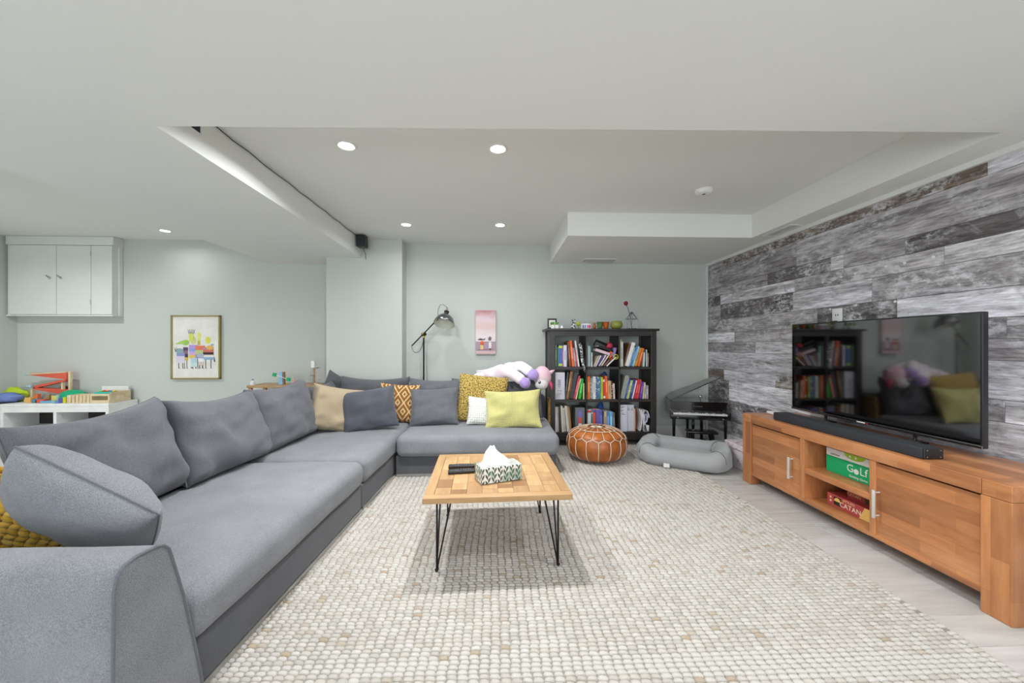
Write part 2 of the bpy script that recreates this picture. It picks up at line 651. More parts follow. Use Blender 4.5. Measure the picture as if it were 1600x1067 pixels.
M_sofa = fabric('grey_upholstery_lit', '#9a9b9f', '#626469', speck=330)  # seat and arm fabric, lightened for the lamplight falling on it
M_cush = fabric('grey_upholstery_shaded', '#77787d', '#4d4e53', speck=330)  # same sofa fabric, darkened for the shade on the back cushions
M_sofa2 = fabric('dark_grey_upholstery', '#67686c', '#525357')
M_pipe = fabric('grey_piping', '#74767b', '#5f6166')
M_blue = fabric('slate_cushion', '#5d5f66', '#4a4c53', speck=300)
M_beige = fabric('beige_linen', '#b8a78c', '#a08f74', speck=300)
M_mustard = waffle('mustard_knit', '#d2b765', '#7d6120', 68, 1.0, .9)
M_lime = waffle('lime_knit', '#d9d492', '#b2ab62', 85, .8, .15)
M_white_knit = waffle('cream_knit', '#ecebe4', '#c9c8bd', 45, .7)
M_ikat = ikat('rust_ikat', '#8a5a26', '#dcbd8c')
M_yloop = islands('yellow_wool_loops', [(0, lin('#b08a2c')), (.5, lin('#c39c3c')), (1, lin('#cfae55'))])
M_teak = wood('brown_hardwood', ('#9a6038', '#ba7c4e', '#cd9668'), (1.0, .16, 1.0), 4, .38, .25, objcol=True, stave=(.42, .062))
M_pine = wood('reclaimed_pine', ('#94724a', '#b08c60', '#c4a176'), (1.0, .14, 1.0), 6, .5, .1, objcol=True)
M_espresso = wood('espresso_wood', ('#1d1916', '#28231f', '#322c27'), (.3, 1, .3), 8, .45, .15, rand=False)
M_iron = mat('black_iron', '#2b2927', .45, .6)
M_handle = mat('nickel_handle', '#dcdad4', .35, .35)
M_chrome = mat('brushed_steel', '#c9c9c7', .3, 1)
M_black = mat('black_plastic', '#1c1d1f', .4)
M_cloth_blk = mat('black_grille_cloth', '#2d3035', .8, bs=500, bst=.3)
M_gloss = mat('black_lacquer', '#131314', .12, coat=.6)
M_screen = mat('tv_glass', '#050506', .05, spec=.9)
M_screen.node_tree.nodes['Principled BSDF'].inputs['IOR'].default_value = 1.85
M_brass = mat('brass', '#c0a850', .3, 1)
M_white = mat('white_plastic', '#efefec', .4)
M_lamp_in = mat('lamp_white_inside', '#dfe0d0', .6)
M_pew = mat('pewter_shade', '#8b8d90', .25, 1)
M_leather = mat('tan_leather', '#b5672c', .38, col2='#93501f', ns=9, bs=60, bst=.25, coat=.15)
M_stitch = mat('cream_stitching', '#e6d5bd', .8)
M_bed = fabric('grey_plush', '#acadac', '#949698', speck=220, sheen=.5)
M_bedseam = fabric('grey_plush_seam', '#77797a', '#6a6c6e')
M_paper = mat('paper', '#e9e6dd', .8)
M_book = tinted('book_cover', .45, .08)
M_bookp = tinted('patterned_book_cover', .45, .1, pattern=45)
M_flat = tinted('flat_colour', .6, .04)
M_shiny = tinted('shiny_colour', .25, .05)
M_leaf = leafprint()
M_canvas = sunset()
M_tissue = mat('tissue', '#f7f7f7', .9, bs=40, bst=.2)
M_floral = mat('floral_card', '#e9e0e2', .7, col2='#c9a7b0', ns=22, lo=.36, hi=.46)
M_emit = mat('lamp_lens', '#ffffff', .5, emit=14)
M_gold = mat('gold_frame', '#a99a5f', .35, .7)
M_plushw = mat('plush_white', '#efe9ee', .95, col2='#ead3df', ns=5, lo=.4, hi=.55, bs=150, bst=.6, sheen=.6)
M_plushp = mat('plush_purple', '#b39ad6', .95, col2='#9f84c6', ns=30, bs=150, bst=.6, sheen=.6)
M_plushk = mat('plush_pink_mint', '#e6b9c8', .95, col2='#c3dccf', ns=3.2, lo=.4, hi=.6, bs=120, bst=.6, sheen=.6)
M_wicker = mat('wicker', '#9a7a44', .8, col2='#5f4520', ns=50, bs=60, bst=.6)
M_beech = wood('pale_beech', ('#cbb289', '#dcc7a2', '#e9d9b9'), (.3, 1, 1), 6, .5, .05)
# ------------------------------------------------------------------ the room
XR, YB, ZC, ZS = 2.70, 4.78, 2.465, 2.24

def edge(x):
    return 1.817 - .0256 * x

def sbox(name, a, m=M_wall, label=None):
    return struct(MB().box(*a).build(name, m), label)

# floor: slab, single planks in the strip beside the rug, the rest of the boards as one field
floor = sbox('floor', (-6.2, 2.9, -2.8, 5.2, -.1, -.012), M_back, 'grey laminate floor of long pale boards')
def plank_mesh(L, W, T=.012, b=.0015):
    vs_ = [(-L / 2, -W / 2, -T), (L / 2, -W / 2, -T), (L / 2, W / 2, -T), (-L / 2, W / 2, -T),
           (-L / 2, -W / 2, -b), (L / 2, -W / 2, -b), (L / 2, W / 2, -b), (-L / 2, W / 2, -b),
           (-L / 2 + b, -W / 2 + b, 0), (L / 2 - b, -W / 2 + b, 0), (L / 2 - b, W / 2 - b, 0), (-L / 2 + b, W / 2 - b, 0)]
    fs = [(0, 3, 2, 1), (8, 9, 10, 11)]
    for a in (0, 4):
        fs += [(a + i, a + (i + 1) % 4, a + 4 + (i + 1) % 4, a + 4 + i) for i in range(4)]
    return vs_, fs
random.seed(11)
PW = .172
proto = {}
tones = [(.94, .93, .92), (1, 1, 1), (.97, .96, .95), (.88, .87, .85), (1.05, 1.05, 1.05)]
field = MB()
for i in range(46):
    y = -2.7 + (i + .5) * PW
    x = -6.1 - random.random() * 1.1
    while x < 2.69:
        L = 1.22
        x1 = min(x + L, 2.715)
        if x < 2.3 or x1 - x > .2:
            if x1 > 1.75 and y > .2 and y < 4.78:
                key = round(x1 - x, 3)
                o = MB().add(*plank_mesh(x1 - x - .001, PW - .001)).build('floor_plank', M_floor, floor, local=True)
                o.location = ((x + x1) / 2, y, 0)
                t = random.choice(tones)
                o.color = (*t, 1)
            else:
                field.add(*plank_mesh(x1 - x - .001, PW - .001), M=TR(((x + x1) / 2, y, 0)))
        x = x1 + .0005
fo = field.build('floor_boards', M_floor, floor, fix=False)
fo['kind'] = 'stuff'

sbox('wall_back', (-1.14, 2.86, YB, YB + .4, 0, 2.7), M_wall, 'pale grey painted wall behind the bookcase')
sbox('wall_chimney', (-2.03, -1.14, 4.57, YB + .4, 0, 2.7), M_wall, 'pale grey boxed-out wall section behind the sofa corner')
sbox('wall_far_left', (-6.2, -2.03, 4.98, 5.2, 0, 2.7), M_wall, 'pale grey wall behind the toy shelf')
sbox('wall_left', (-6.2, -6.02, -2.8, 4.98, 0, 2.7), M_wall)
wf = MB()
WX0, WX1, WZ0, WZ1 = -5.2, 2.4, .35, 2.14
for a in ((-6.02, WX0, 0, 2.7), (WX1, 2.712, 0, 2.7), (WX0, WX1, 0, WZ0), (WX0, WX1, WZ1, 2.7)):
    wf.box(a[0], a[1], -2.8, -2.6, a[2], a[3])
struct(wf.build('wall_front', M_wall), 'pale grey wall behind the viewer with an added window for fill light')
w1 = thing('added_window_1', 'added unseen window of six panes giving fill light behind the viewer', 'window', (0, -2.7, WZ0)); w1['kind'] = 'structure'; del w1['category']  # unseen window, added to supply soft frontal light
for a in ((WX0, WX1, WZ0, WZ0 + .06), (WX0, WX1, WZ1 - .06, WZ1)):
    MB().rbox(a[0], a[1], -2.74, -2.66, a[2], a[3], .005).build('frame_bar', M_trim, w1)
for k in range(7):
    x = WX0 + .03 + (WX1 - WX0 - .06) * k / 6
    MB().rbox(x - .03, x + .03, -2.74, -2.66, WZ0 + .06, WZ1 - .06, .005).build('frame_bar', M_trim, w1)
for k in range(6):
    x = WX0 + .03 + (WX1 - WX0 - .06) * k / 6
    MB().box(x + .03, x + (WX1 - WX0 - .06) / 6 - .03, -2.703, -2.697, WZ0 + .06, WZ1 - .06).build('pane', M_glass, w1)
MB().rbox(WX0 - .05, WX1 + .05, -2.66, -2.52, WZ0 - .03, WZ0, .006).build('added_window_sill', M_trim, w1)
pd = bpy.data.lights.new('added_window_portal', 'AREA'); pd.shape = 'RECTANGLE'; pd.size = WX1 - WX0; pd.size_y = WZ1 - WZ0
pd.cycles.is_portal = True
po = bpy.data.objects.new('added_window_portal', pd); COL.objects.link(po); po.parent = w1
po.location = ((WX0 + WX1) / 2, -.08, (WZ1 - WZ0) / 2); po.rotation_euler = (R(90), 0, 0)
wall_right = sbox('wall_right', (XR + .012, XR + .16, -2.8, YB, 0, 2.7), M_wall, 'feature wall clad in weathered grey and white planks')

# ceilings, beam and soffits
struct(MB().prism([(-6.02, -2.6), (2.712, -2.6), (2.712, edge(2.712)), (-6.02, edge(-6.02))], ZS, 2.7).build('ceiling_low', M_ceil), 'low flat ceiling nearest the viewer')
struct(MB().prism([(-1.62, edge(-1.62)), (2.47, edge(2.47)), (2.47, 3.57), (.67, 3.57), (.67, YB), (-1.14, YB), (-1.14, 4.57), (-1.62, 4.57)], ZC, 2.7).build('ceiling', M_ceil), 'raised white ceiling above the seating area')
struct(MB().prism([(-6.02, edge(-6.02)), (-2.91, edge(-2.91)), (-2.91, 4.98), (-6.02, 4.98)], 2.539, 2.7).build('ceiling_left', M_ceil), 'white ceiling over the play corner')
struct(MB().prism([(2.47, edge(2.47)), (2.712, edge(2.712)), (2.712, 3.57), (2.47, 3.57)], ZS, 2.7).build('soffit_right', M_ceil), 'narrow boxed soffit along the plank wall')
struct(MB().prism([(.67, 3.57), (2.712, 3.57), (2.712, YB), (.67, YB)], ZS, 2.7).build('soffit_back', M_ceil), 'boxed soffit above the bookcase')
b = MB()
b.prism([(-2.91, edge(-2.91)), (-1.62, edge(-1.62)), (-1.62, 4.57), (-2.03, 4.57), (-2.03, 4.98), (-2.91, 4.98)], ZS, 2.355)
b.prism([(-2.91, 2.14), (-1.62, 2.14), (-1.62, 4.57), (-2.03, 4.57), (-2.03, 4.98), (-2.91, 4.98)], 2.355, 2.7)
b.prism([(-2.91, edge(-2.91)), (-1.80, edge(-1.8)), (-1.80, 2.14), (-2.91, 2.14)], 2.355, 2.7)
beam = struct(b.build('beam', M_ceil), 'wide white dropped beam along the ceiling')
MB().box(-1.799, -1.64, edge(-1.8) + .002, 2.138, 2.357, 2.362).box(-1.799, -1.79, 1.87, 2.138, 2.357, 2.46).box(-1.799, -1.63, 2.13, 2.139, 2.357, 2.46).build('duct_opening', M_dark, beam)
MB().box(-1.72, -1.715, 1.93, 2.05, 2.362, 2.43, TR((0, 0, 0))).build('duct_flap', M_trim, beam)

# plank cladding: (z0, z1, [y breaks from back to front], [tones])
Lt, Md, Dk, Br, Wh = '#b2b1b6', '#8e8b8e', '#605c5d', '#6f645b', '#c4c4c8'
rows = [
    (2.137, 2.215, [4.74, 4.42, 3.31, 1.978, .6, -.9, -2.6], [Md, Br, Br, Lt, Md, Lt]),
    (1.910, 2.135, [4.74, 3.31, 1.55, -.2, -2.6], [Md, Md, Lt, Md]),
    (1.799, 1.908, [4.74, 3.675, 2.957, 2.844, 2.40, 1.2, 0, -1.2, -2.6], [Md, Dk, Wh, Md, Dk, Md, Lt, Md]),
    (1.684, 1.797, [4.74, 4.47, 3.33, 2.18, 1.0, -.4, -2.6], [Dk, Lt, Md, Wh, Md, Lt]),
    (1.511, 1.682, [4.74, 4.47, 3.35, 2.62, 1.4, .1, -1.3, -2.6], [Md, Dk, Lt, Md, Md, Lt, Md]),
    (1.350, 1.509, [4.74, 3.9, 3.086, 2.45, 1.5, .2, -1.2, -2.6], [Md, Md, Dk, Lt, Lt, Md, Lt]),
    (1.234, 1.348, [4.74, 4.2, 3.2, 1.9, .7, -.9, -2.6], [Lt, Md, Md, Md, Lt, Md]),
    (1.117, 1.232, [4.74, 3.85, 2.7, 1.7, .5, -1.1, -2.6], [Md, Lt, Md, Wh, Md, Lt]),
    (.907, 1.115, [4.74, 3.2, 1.75, .4, -1.2, -2.6], [Lt, Lt, Md, Lt, Md]),
    (.787, .905, [4.74, 4.40, 3.571, 2.5, 1.907, .8, -.7, -2.6], [Br, Lt, Br, Md, Wh, Md, Lt]),
    (.558, .785, [4.74, 4.302, 2.9, 1.45, .1, -1.3, -2.6], [Dk, Wh, Lt, Md, Lt, Md]),
    (.444, .556, [4.74, 4.05, 3.7, 2.6, 1.3, 0, -1.3, -2.6], [Dk, Dk, Dk, Md, Lt, Md, Lt]),
    (.330, .442, [4.74, 3.95, 2.8, 1.6, .3, -1.0, -2.6], [Md, Md, Lt, Md, Lt, Md]),
    (.167, .328, [4.74, 3.7, 2.3, .9, -.6, -2.6], [Md, Lt, Md, Lt, Md]),
]
random.seed(4)
for z0, z1, br, tn in rows:
    for k in range(len(br) - 1):
        L = br[k] - br[k + 1] - .002
        W = z1 - z0
        px = .0015 * random.random()
        vs_, fs = plank_mesh(L, W, .012 + px, .002)
        # local x -> world -y, local y -> world z, local z -> world -x
        vs_ = [(-p[2], -p[0], p[1]) for p in vs_]
        o = MB().add(vs_, fs).build('wall_plank', M_plank, wall_right, local=True)
        o.location = (XR - px, (br[k] + br[k + 1]) / 2, (z0 + z1) / 2)
        c_ = lin(tn[k]); j = random.uniform(1.55, 2.0)
        o.color = (c_[0] * j, c_[1] * j, c_[2] * j, 1)

# white screw plugs left in the planks above the television
for (y, z) in ((3.03, 1.72), (2.86, 1.735), (2.745, 1.74), (2.52, 1.745), (2.40, 1.745), (2.235, 1.745), (2.96, 1.49), (2.74, 1.50), (2.46, 1.495)):
    MB().lathe([(.0095, 0), (.0085, .003), (.001, .004)], 10, M=Matrix(((0, 0, -1, XR - .0012), (1, 0, 0, y), (0, -1, 0, z), (0, 0, 0, 1)))).build('screw_plug', M_trim, wall_right)

# trims and baseboards
sbox('trim_1', (2.676, 2.712, -2.6, YB, 2.208, ZS), M_trim, 'slim white moulding along the top of the plank wall')
sbox('trim_2', (2.682, 2.712, 4.742, YB, .0, 2.208), M_trim, 'white corner strip beside the planks')
struct(MB().rbox(-1.14, 2.68, YB - .016, YB, 0, .165, .005).build('baseboard_back', M_trim))
struct(MB().rbox(2.69, 2.712, -2.6, 4.742, 0, .165, .005).build('baseboard_right', M_trim))
struct(MB().rbox(-2.03, -1.125, 4.554, 4.57, 0, .165, .005).build('baseboard_chimney', M_trim))
struct(MB().rbox(-6.0, -2.03, 4.964, 4.98, 0, .12, .005).build('baseboard_far_left', M_trim))
struct(MB().rbox(-6.02, -6.0, -2.6, 4.98, 0, .12, .005).build('baseboard_left', M_trim))

# ------------------------------------------------------------------ lamps in the ceiling
def downlight(x, y, z, label, w=1.0):
    t = thing('recessed_light', label, 'light', (x, y, z), group='recessed ceiling lights')
    MB().lathe([(.046, -.001), (.047, -.006), (.052, -.009), (.062, -.006), (.065, -.0005)], 32, close=False).build('trim_ring', M_trim, t, smooth=40, local=True)
    MB().lathe([(0.0001, -.0045), (.046, -.0045)], 32, close=False).build('lens', M_emit, t, local=True)
    ld = bpy.data.lights.new('downlight', 'AREA')
    ld.shape = 'DISK'; ld.size = .085; ld.energy = LAMP_W * w; ld.spread = R(LAMP_SPREAD); ld.color = LAMP_COL
    lo = bpy.data.objects.new('downlight', ld)
    COL.objects.link(lo); lo.parent = t; lo.location = (0, 0, -.012)
    return t
downlight(-.955, 2.43, ZC, 'recessed light nearest the dropped beam and the viewer', 1.65)
downlight(.004, 2.43, ZC, 'recessed light above the coffee table', 1.65)
downlight(-.955, 4.00, ZC, 'recessed light near the boxed-out wall and floor lamp', .27)
downlight(.03, 3.975, ZC, 'recessed light above the back sofa cushions', .27)
downlight(-3.88, 4.57, 2.539, 'recessed light in the play corner ceiling beside the wall cabinet', .12)
downlight(-4.85, 3.35, 2.539, 'recessed light over the play corner, just out of the picture', 1.5)
for (x, y, lb) in ((-1.0, .55, 'just behind the viewer, sofa side'), (1.5, .95, 'just behind the viewer, plank wall side'), (-1.0, -1.0, 'near the added window, sofa side'), (1.0, -1.0, 'near the added window, plank wall side')):  # unseen lamps, added for more light from behind the view
    downlight(x, y, ZS, 'added unseen fill light in the low ceiling ' + lb, 1.1 if x > 1.2 else .2)
downlight(-4.2, .6, ZS, 'added unseen fill light in the low ceiling far left behind the viewer')  # unseen lamp, added to brighten the left side
# ------------------------------------------------------------------ rug
rug = thing('woven_rug', 'large cream chunky woven wool rug covering the floor between sofa and media unit', 'rug', (.4, 2.5, 0))
MB().rbox(-1.35, 1.895, .25, 4.60, 0, .007, .003).build('backing', M_back, rug)
def loop_geo(L=.041, W=.0235, Hh=.0085):
    n = 8
    vs_ = []; fs = []
    for (s_, z) in ((1.0, 0), (.86, .62), (.45, .95)):
        for k in range(n):
            a = 2 * PI * k / n
            ca, sa = math.cos(a), math.sin(a)
            x = L / 2 * .98 * s_ * math.copysign(abs(ca) ** .8, ca)
            y = W / 2 * 1.0 * s_ * math.copysign(abs(sa) ** .8, sa)
            y += x * -.10
            vs_.append((x, y, z * Hh))
    vs_.append((0, 0, Hh))
    for i in range(2):
        for k in range(n):
            l = (k + 1) % n
            fs.append((i * n + k, i * n + l, (i + 1) * n + l, (i + 1) * n + k))
    for k in range(n):
        fs.append((2 * n + k, 2 * n + (k + 1) % n, 3 * n))
    return vs_, fs
lv, lf = loop_geo()
random.seed(5)
nx, ny = 78, 190
pos = []
for j in range(ny):
    y = .52 + j * .0215
    off = random.uniform(-.012, .012)
    for i in range(nx):
        x = -1.09 + i * .0385 + off * .4 + .006 * math.sin(y * 5)
        if x > 1.882: continue
        pos.append((x, y, random.gauss(0, 3), random.uniform(.92, 1.06), random.uniform(.8, 1.15)))
def score(p):
    # distance from where a person stands with the camera; the nearest loops in view show largest
    x, y = p[0], p[1]
    u = 800 + 590 * (x * math.cos(YAW) - y * math.sin(YAW)) / (x * math.sin(YAW) + y * math.cos(YAW))
    v = 539 + 590 * 1.2 / (x * math.sin(YAW) + y * math.cos(YAW))
    return (0 if (v < 1060 and 0 < u < 1600 and x > -.95) else 10) + x * x * .05 + y * y
order = sorted(range(len(pos)), key=lambda i: score(pos[i]))
single = set(order[:300])
lm = bpy.data.meshes.new('loop')
lm.from_pydata(lv, [], lf); lm.materials.append(M_loop)
lm.polygons.foreach_set('use_smooth', [True] * len(lm.polygons))
rp = WM[rug].translation
V = []; Fc = []
for i, (x, y, a, s1, s2) in enumerate(pos):
    if i in single:
        o = bpy.data.objects.new('wool_loop', lm); COL.objects.link(o); o.parent = rug
        o.location = (x - rp.x, y - rp.y, .0062); o.rotation_euler = (0, 0, R(a)); o.scale = (s1, s1, s2)
    else:
        ca, sa = math.cos(R(a)) * s1, math.sin(R(a)) * s1
        b0 = len(V)
        V.extend([(x - rp.x + p[0] * ca - p[1] * sa, y - rp.y + p[0] * sa + p[1] * ca, .0062 + p[2] * s2) for p in lv])
        Fc.extend([tuple(b0 + k for k in f) for f in lf])
me = bpy.data.meshes.new('wool_loops'); me.from_pydata(V, [], Fc); me.materials.append(M_loop)
me.polygons.foreach_set('use_smooth', [True] * len(me.polygons))
o = bpy.data.objects.new('wool_loops', me); COL.objects.link(o); o.parent = rug; o['kind'] = 'stuff'

# ------------------------------------------------------------------ sectional sofa
SZ = .0155
sofa = thing('sectional_sofa', 'large grey corner sofa with loose back cushions on the left side of the rug', 'sofa', (-1.45, 3.2, SZ))

def shear(mb):
    mb.v = [(x + .035 * (y - 3.45), y, z) for (x, y, z) in mb.v]
    return mb

def cushion(x0, x1, y0, y1, z0, z1, r=.06, crown=.02, seed=0, n=(14, 22, 3)):
    hx, hy = (x1 - x0) / 2, (y1 - y0) / 2
    def fn(p):
        k = max(0, 1 - (p[0] / hx) ** 2) * max(0, 1 - (p[1] / hy) ** 2)
        g = nz(p, 3, seed) * .006 + nz(p, 9, seed) * .0025
        z = p[2] + (crown * k if p[2] > 0 else 0) + (g if p[2] > 0 else 0)
        return (p[0] + nz(p, 4, seed + 3) * .006, p[1] + nz(p, 4, seed + 4) * .006, z)
    return MB().rbox(x0, x1, y0, y1, z0, z1, r, 4, n, fn)

# plinths
for nm, a, sh in (('base', (-1.92, -.945, 1.24, 2.735, .022, .2), 1), ('base', (-1.92, -.945, 2.745, 4.36, .022, .2), 1),
                  ('base', (-.915, .54, 3.445, 4.36, .022, .2), 0)):
    m_ = MB().rbox(*a, .012, 2, (2, 2, 1))
    (shear(m_) if sh else m_).build(nm, M_sofa2, sofa, smooth=50)
for a, sh in (((-1.90, -.937, 1.25, 2.73, .0, .022), 1), ((-1.90, -.937, 2.75, 4.34, .0, .022), 1), ((-.905, .53, 3.437, 4.34, .0, .022), 0)):
    m_ = MB().box(*[q + (SZ if i > 3 else 0) for i, q in enumerate(a)])
    (shear(m_) if sh else m_).build('plinth_strip', M_chrome, sofa)
# seats
shear(cushion(-1.80, -.915, 1.27, 2.735, .195, .385, .065, .02, 1)).build('seat_cushion', M_sofa, sofa, smooth=True)
shear(cushion(-1.80, -.915, 2.745, 4.28, .195, .385, .065, .012, 2)).build('seat_cushion', M_sofa, sofa, smooth=True)
cushion(-.905, .565, 3.385, 4.28, .195, .385, .06, .012, 3, (22, 14, 3)).build('seat_cushion', M_sofa, sofa, smooth=True)
# low back frames
m_ = MB().rbox(-2.04, -1.87, 1.06, 4.50, .03, .62, .05, 4, (2, 10, 3)); shear(m_).build('back_frame', M_sofa2, sofa, smooth=True)
MB().rbox(-1.98, .56, 4.335, 4.50, .03, .625, .05, 4, (10, 2, 3)).build('back_frame', M_sofa2, sofa, smooth=True)

# arm: profile (y, z) swept along x
prof = [(1.03, .02), (1.028, .30), (1.032, .55), (1.04, .585), (1.058, .604), (1.09, .611), (1.15, .606), (1.178, .597), (1.196, .578), (1.206, .55),
        (1.25, .40), (1.285, .25), (1.318, .10), (1.33, .02)]
m_ = MB()
nxs = 10
vs_ = []
cy = sum(p[0] for p in prof) / len(prof)
xs = [-2.04 + (2.04 - 1.012) * i / nxs for i in range(nxs + 1)] + [-1.005]
for i, x in enumerate(xs):
    ins = .0 if i < len(xs) - 1 else .006
    for (y, z) in prof:
        yy = y + (cy - y) * ins * 4; zz = z - (ins if z > .3 else 0)
        vs_.append((x, yy + nz((x, y, z), 3) * .004, zz + nz((x, y, z), 4, 2) * .004 * (z > .1)))
n_ = len(prof)
fs = []
for i in range(len(xs) - 1):
    for k in range(n_):
        l = (k + 1) % n_
        fs.append((i * n_ + k, i * n_ + l, (i + 1) * n_ + l, (i + 1) * n_ + k))
fs.append(tuple(range(n_))); fs.append(tuple((len(xs) - 1) * n_ + k for k in range(n_ - 1, -1, -1)))
arm = m_.add(vs_, fs).build('arm', M_sofa, sofa, smooth=45)
MB().tube([(-1.006, p[0], p[1]) for p in prof], .0055, 8).build('piping', M_pipe, arm, smooth=True)

def loose(parent, name, M, w, h, t, matl, seed, p=4.5, q=.36, pinch=.03, wr=.024, sag=.035, pipe=True, n=30):
    vs_, fs, lp = pillow_geo(w, h, t, n, p, q, pinch, wr, seed, sag)
    o_ = MB().add(vs_, fs, M).build(name, matl, parent, smooth=True)
    if pipe:
        MB().tube([M @ Vector(q_) for q_ in lp], .0045, 6, True).build('piping', M_pipe, o_, smooth=True)
    return o_
# left row, facing +x: front (-y local) turned to +x
for i, (x, y, z, w, h, rz, rx, ry) in enumerate((
        (-1.845, 1.865, .645, .70, .52, 92, -16, -2),
        (-1.80, 2.54, .635, .73, .50, 90, -17, 2),
        (-1.78, 3.22, .635, .72, .50, 88, -17, -1))):
    loose(sofa, 'back_cushion', TR((x, y, z), rx, ry, rz), w, h, .23, M_cush, 20 + i)
loose(sofa, 'back_cushion', TR((-1.79, 3.90, .60), -20, 2, 84), .66, .45, .2, M_sofa2, 25)
for i, (x, y, z, w, h, rz, rx, ry, mm) in enumerate((
        (-1.36, 4.235, .615, .74, .48, 3, -14, 1, M_sofa2),
        (-.62, 4.225, .605, .72, .47, -2, -15, -1, M_cush),
        (.13, 4.225, .60, .74, .46, 2, -14, 0, M_cush))):
    loose(sofa, 'back_cushion', TR((x, y, z), rx, ry, rz), w, h, .2, mm, 30 + i)
loose(sofa, 'back_cushion', TR((-.29, 4.285, .665), -14, -9, 6), .40, .40, .13, M_sofa2, 35, pipe=False)
loose(sofa, 'back_cushion', TR((-1.80, 4.40, .70), -12, 22, 30), .36, .34, .14, M_sofa2, 36, pipe=False)

# ------------------------------------------------------------------ throw pillows
def throw(label, M, w, h, t, matl, seed, group='throw pillows on the grey sofa', pipe=None, **kw):
    loc = M.translation
    root = thing('throw_pillow', label, 'pillow', (loc.x, loc.y, loc.z), group=group)
    root.matrix_world = M; WM[root] = M
    vs_, fs, lp = pillow_geo(w, h, t, 24, seed=seed, **kw)
    o_ = MB().add(vs_, fs).build('cover', matl, root, smooth=True, local=True)
    MB().tube(lp, pipe[1] if pipe else .003, 6, True).build('seam', pipe[0] if pipe else matl, root, smooth=True, local=True)
    return root, (vs_, fs)
SEAT = .40
throw('beige linen pillow in the sofa corner, partly behind the slate pillow', TR((-1.53, 3.62, .60), -16, 12, 22), .44, .42, .19, M_beige, 41, wr=.04)
throw('slate blue-grey pillow leaning in front of the rust patterned one', TR((-1.22, 3.66, .585), -18, -8, 12), .50, .40, .19, M_blue, 42, wr=.03)
throw('rust brown pillow woven with cream diamonds', TR((-1.04, 4.02, .59), -14, 4, 4), .40, .40, .13, M_ikat, 43)
throw('plain mid-grey pillow in the middle of the back seat', TR((-.645, 3.90, .57), -22, -2, 2), .49, .385, .15, M_cush, 44, wr=.03)
throw('large mustard chunky knit pillow standing behind the small white one', TR((-.16, 4.04, .63), -13, 6, 3), .52, .49, .15, M_mustard, 45, wr=.01, pinch=.03)
throw('small white knit pillow with raised diamonds', TR((-.17, 3.85, .53), -14, 4, 2), .26, .28, .10, M_white_knit, 46, wr=.006)
throw('wide lime yellow waffle knit pillow at the right end of the sofa', TR((.155, 3.75, .565), -20, -2, -3), .56, .38, .14, M_lime, 47, wr=.034, pinch=.1)
throw('rounded grey pillow with a seam leaning against the sofa arm', TR((-1.535, 1.475, .60), 34, 33, 10), .50, .33, .21, M_sofa, 48, p=3.2, q=.42, pinch=-.03, pipe=(M_pipe, .004))
yr, (pv, pf) = throw('chunky yellow braided wool pillow behind the sofa arm, at the left edge', TR((-1.77, 1.46, .545), 14, 26, 22), .44, .36, .12, M_yloop, 49, wr=.004)
# braided loops over the front and top of the yellow pillow
random.seed(8)
kn = MB()
for r_ in range(17):
    for c_ in range(15):
        u = -.94 + 1.88 * c_ / 14; v = -.94 + 1.88 * r_ / 16
        T = (max(0, 1 - abs(u) ** 2.6) * max(0, 1 - abs(v) ** 2.6)) ** .5
        for side in (-1, 1):
            p = (.22 * u, side * (.06 * T + .003), .18 * v)
            a = 24 if r_ % 2 else -24
            kn.ell((0, 0, 0), (.0205, .011, .0125), 8, 5, M=TR(p, 0, a + random.uniform(-6, 6), 0))
ko = kn.build('braided_loops', M_yloop, yr, smooth=True, local=True, fix=False)
ko['kind'] = 'stuff'
# ------------------------------------------------------------------ coffee table
ct = thing('coffee_table', 'square coffee table of pieced reclaimed wood on black hairpin legs', 'table', (-.008, 2.32, .013), 2.3)
TH, TZ = .772, .412
hw = TH / 2
def piece(x0, x1, y0, y1, z0, z1, parent, matl, name, col, r=.0015, grain='y'):
    L, W = (x1 - x0), (y1 - y0)
    o = MB()
    if grain == 'y':
        o.rbox(-L / 2, L / 2, -W / 2, W / 2, -(z1 - z0), 0, r, 1)
        o = o.build(name, matl, parent, local=True); o.rotation_euler = (0, 0, 0)
    else:
        o.rbox(-W / 2, W / 2, -L / 2, L / 2, -(z1 - z0), 0, r, 1)
        o = o.build(name, matl, parent, local=True); o.rotation_euler = (0, 0, R(90))
    o.location = ((x0 + x1) / 2, (y0 + y1) / 2, z1)
    o.color = (*[c_ for c_ in col], 1)
    return o
MB().rbox(-hw + .02, hw - .02, -hw + .02, hw - .02, TZ - .026, TZ - .008, .002).build('top_panel', M_pine, ct, local=True)
bw = .052
for a, g in (((-hw, hw, -hw, -hw + bw), 'x'), ((-hw, hw, hw - bw, hw), 'x'), ((-hw, -hw + bw, -hw + bw + .001, hw - bw - .001), 'y'), ((hw - bw, hw, -hw + bw + .001, hw - bw - .001), 'y')):
    piece(*a, TZ - .03, TZ, ct, M_pine, 'border_board', (.98, .95, .9), .003, g)
random.seed(21)
ncol = 8
inner = TH - 2 * bw - .002
shades = [(1.1, 1.08, 1.04), (1, .97, .93), (.93, .86, .8), (.62, .5, .42), (1.14, 1.13, 1.08), (.82, .75, .68), (1.05, 1.03, 1.0), (1.08, 1.04, .98)]
for c_ in range(ncol):
    x0 = -inner / 2 + inner * c_ / ncol; x1 = x0 + inner / ncol
    y = -inner / 2
    while y < inner / 2 - .01:
        L = random.choice([.06, .09, .13, .17, .21])
        y1 = min(y + L, inner / 2)
        if inner / 2 - y1 < .04: y1 = inner / 2
        piece(x0 + .0006, x1 - .0006, y + .0006, y1 - .0006, TZ - .012, TZ - .0006 - random.random() * .0008, ct, M_pine, 'wood_block', random.choice(shades), .001)
        y = y1
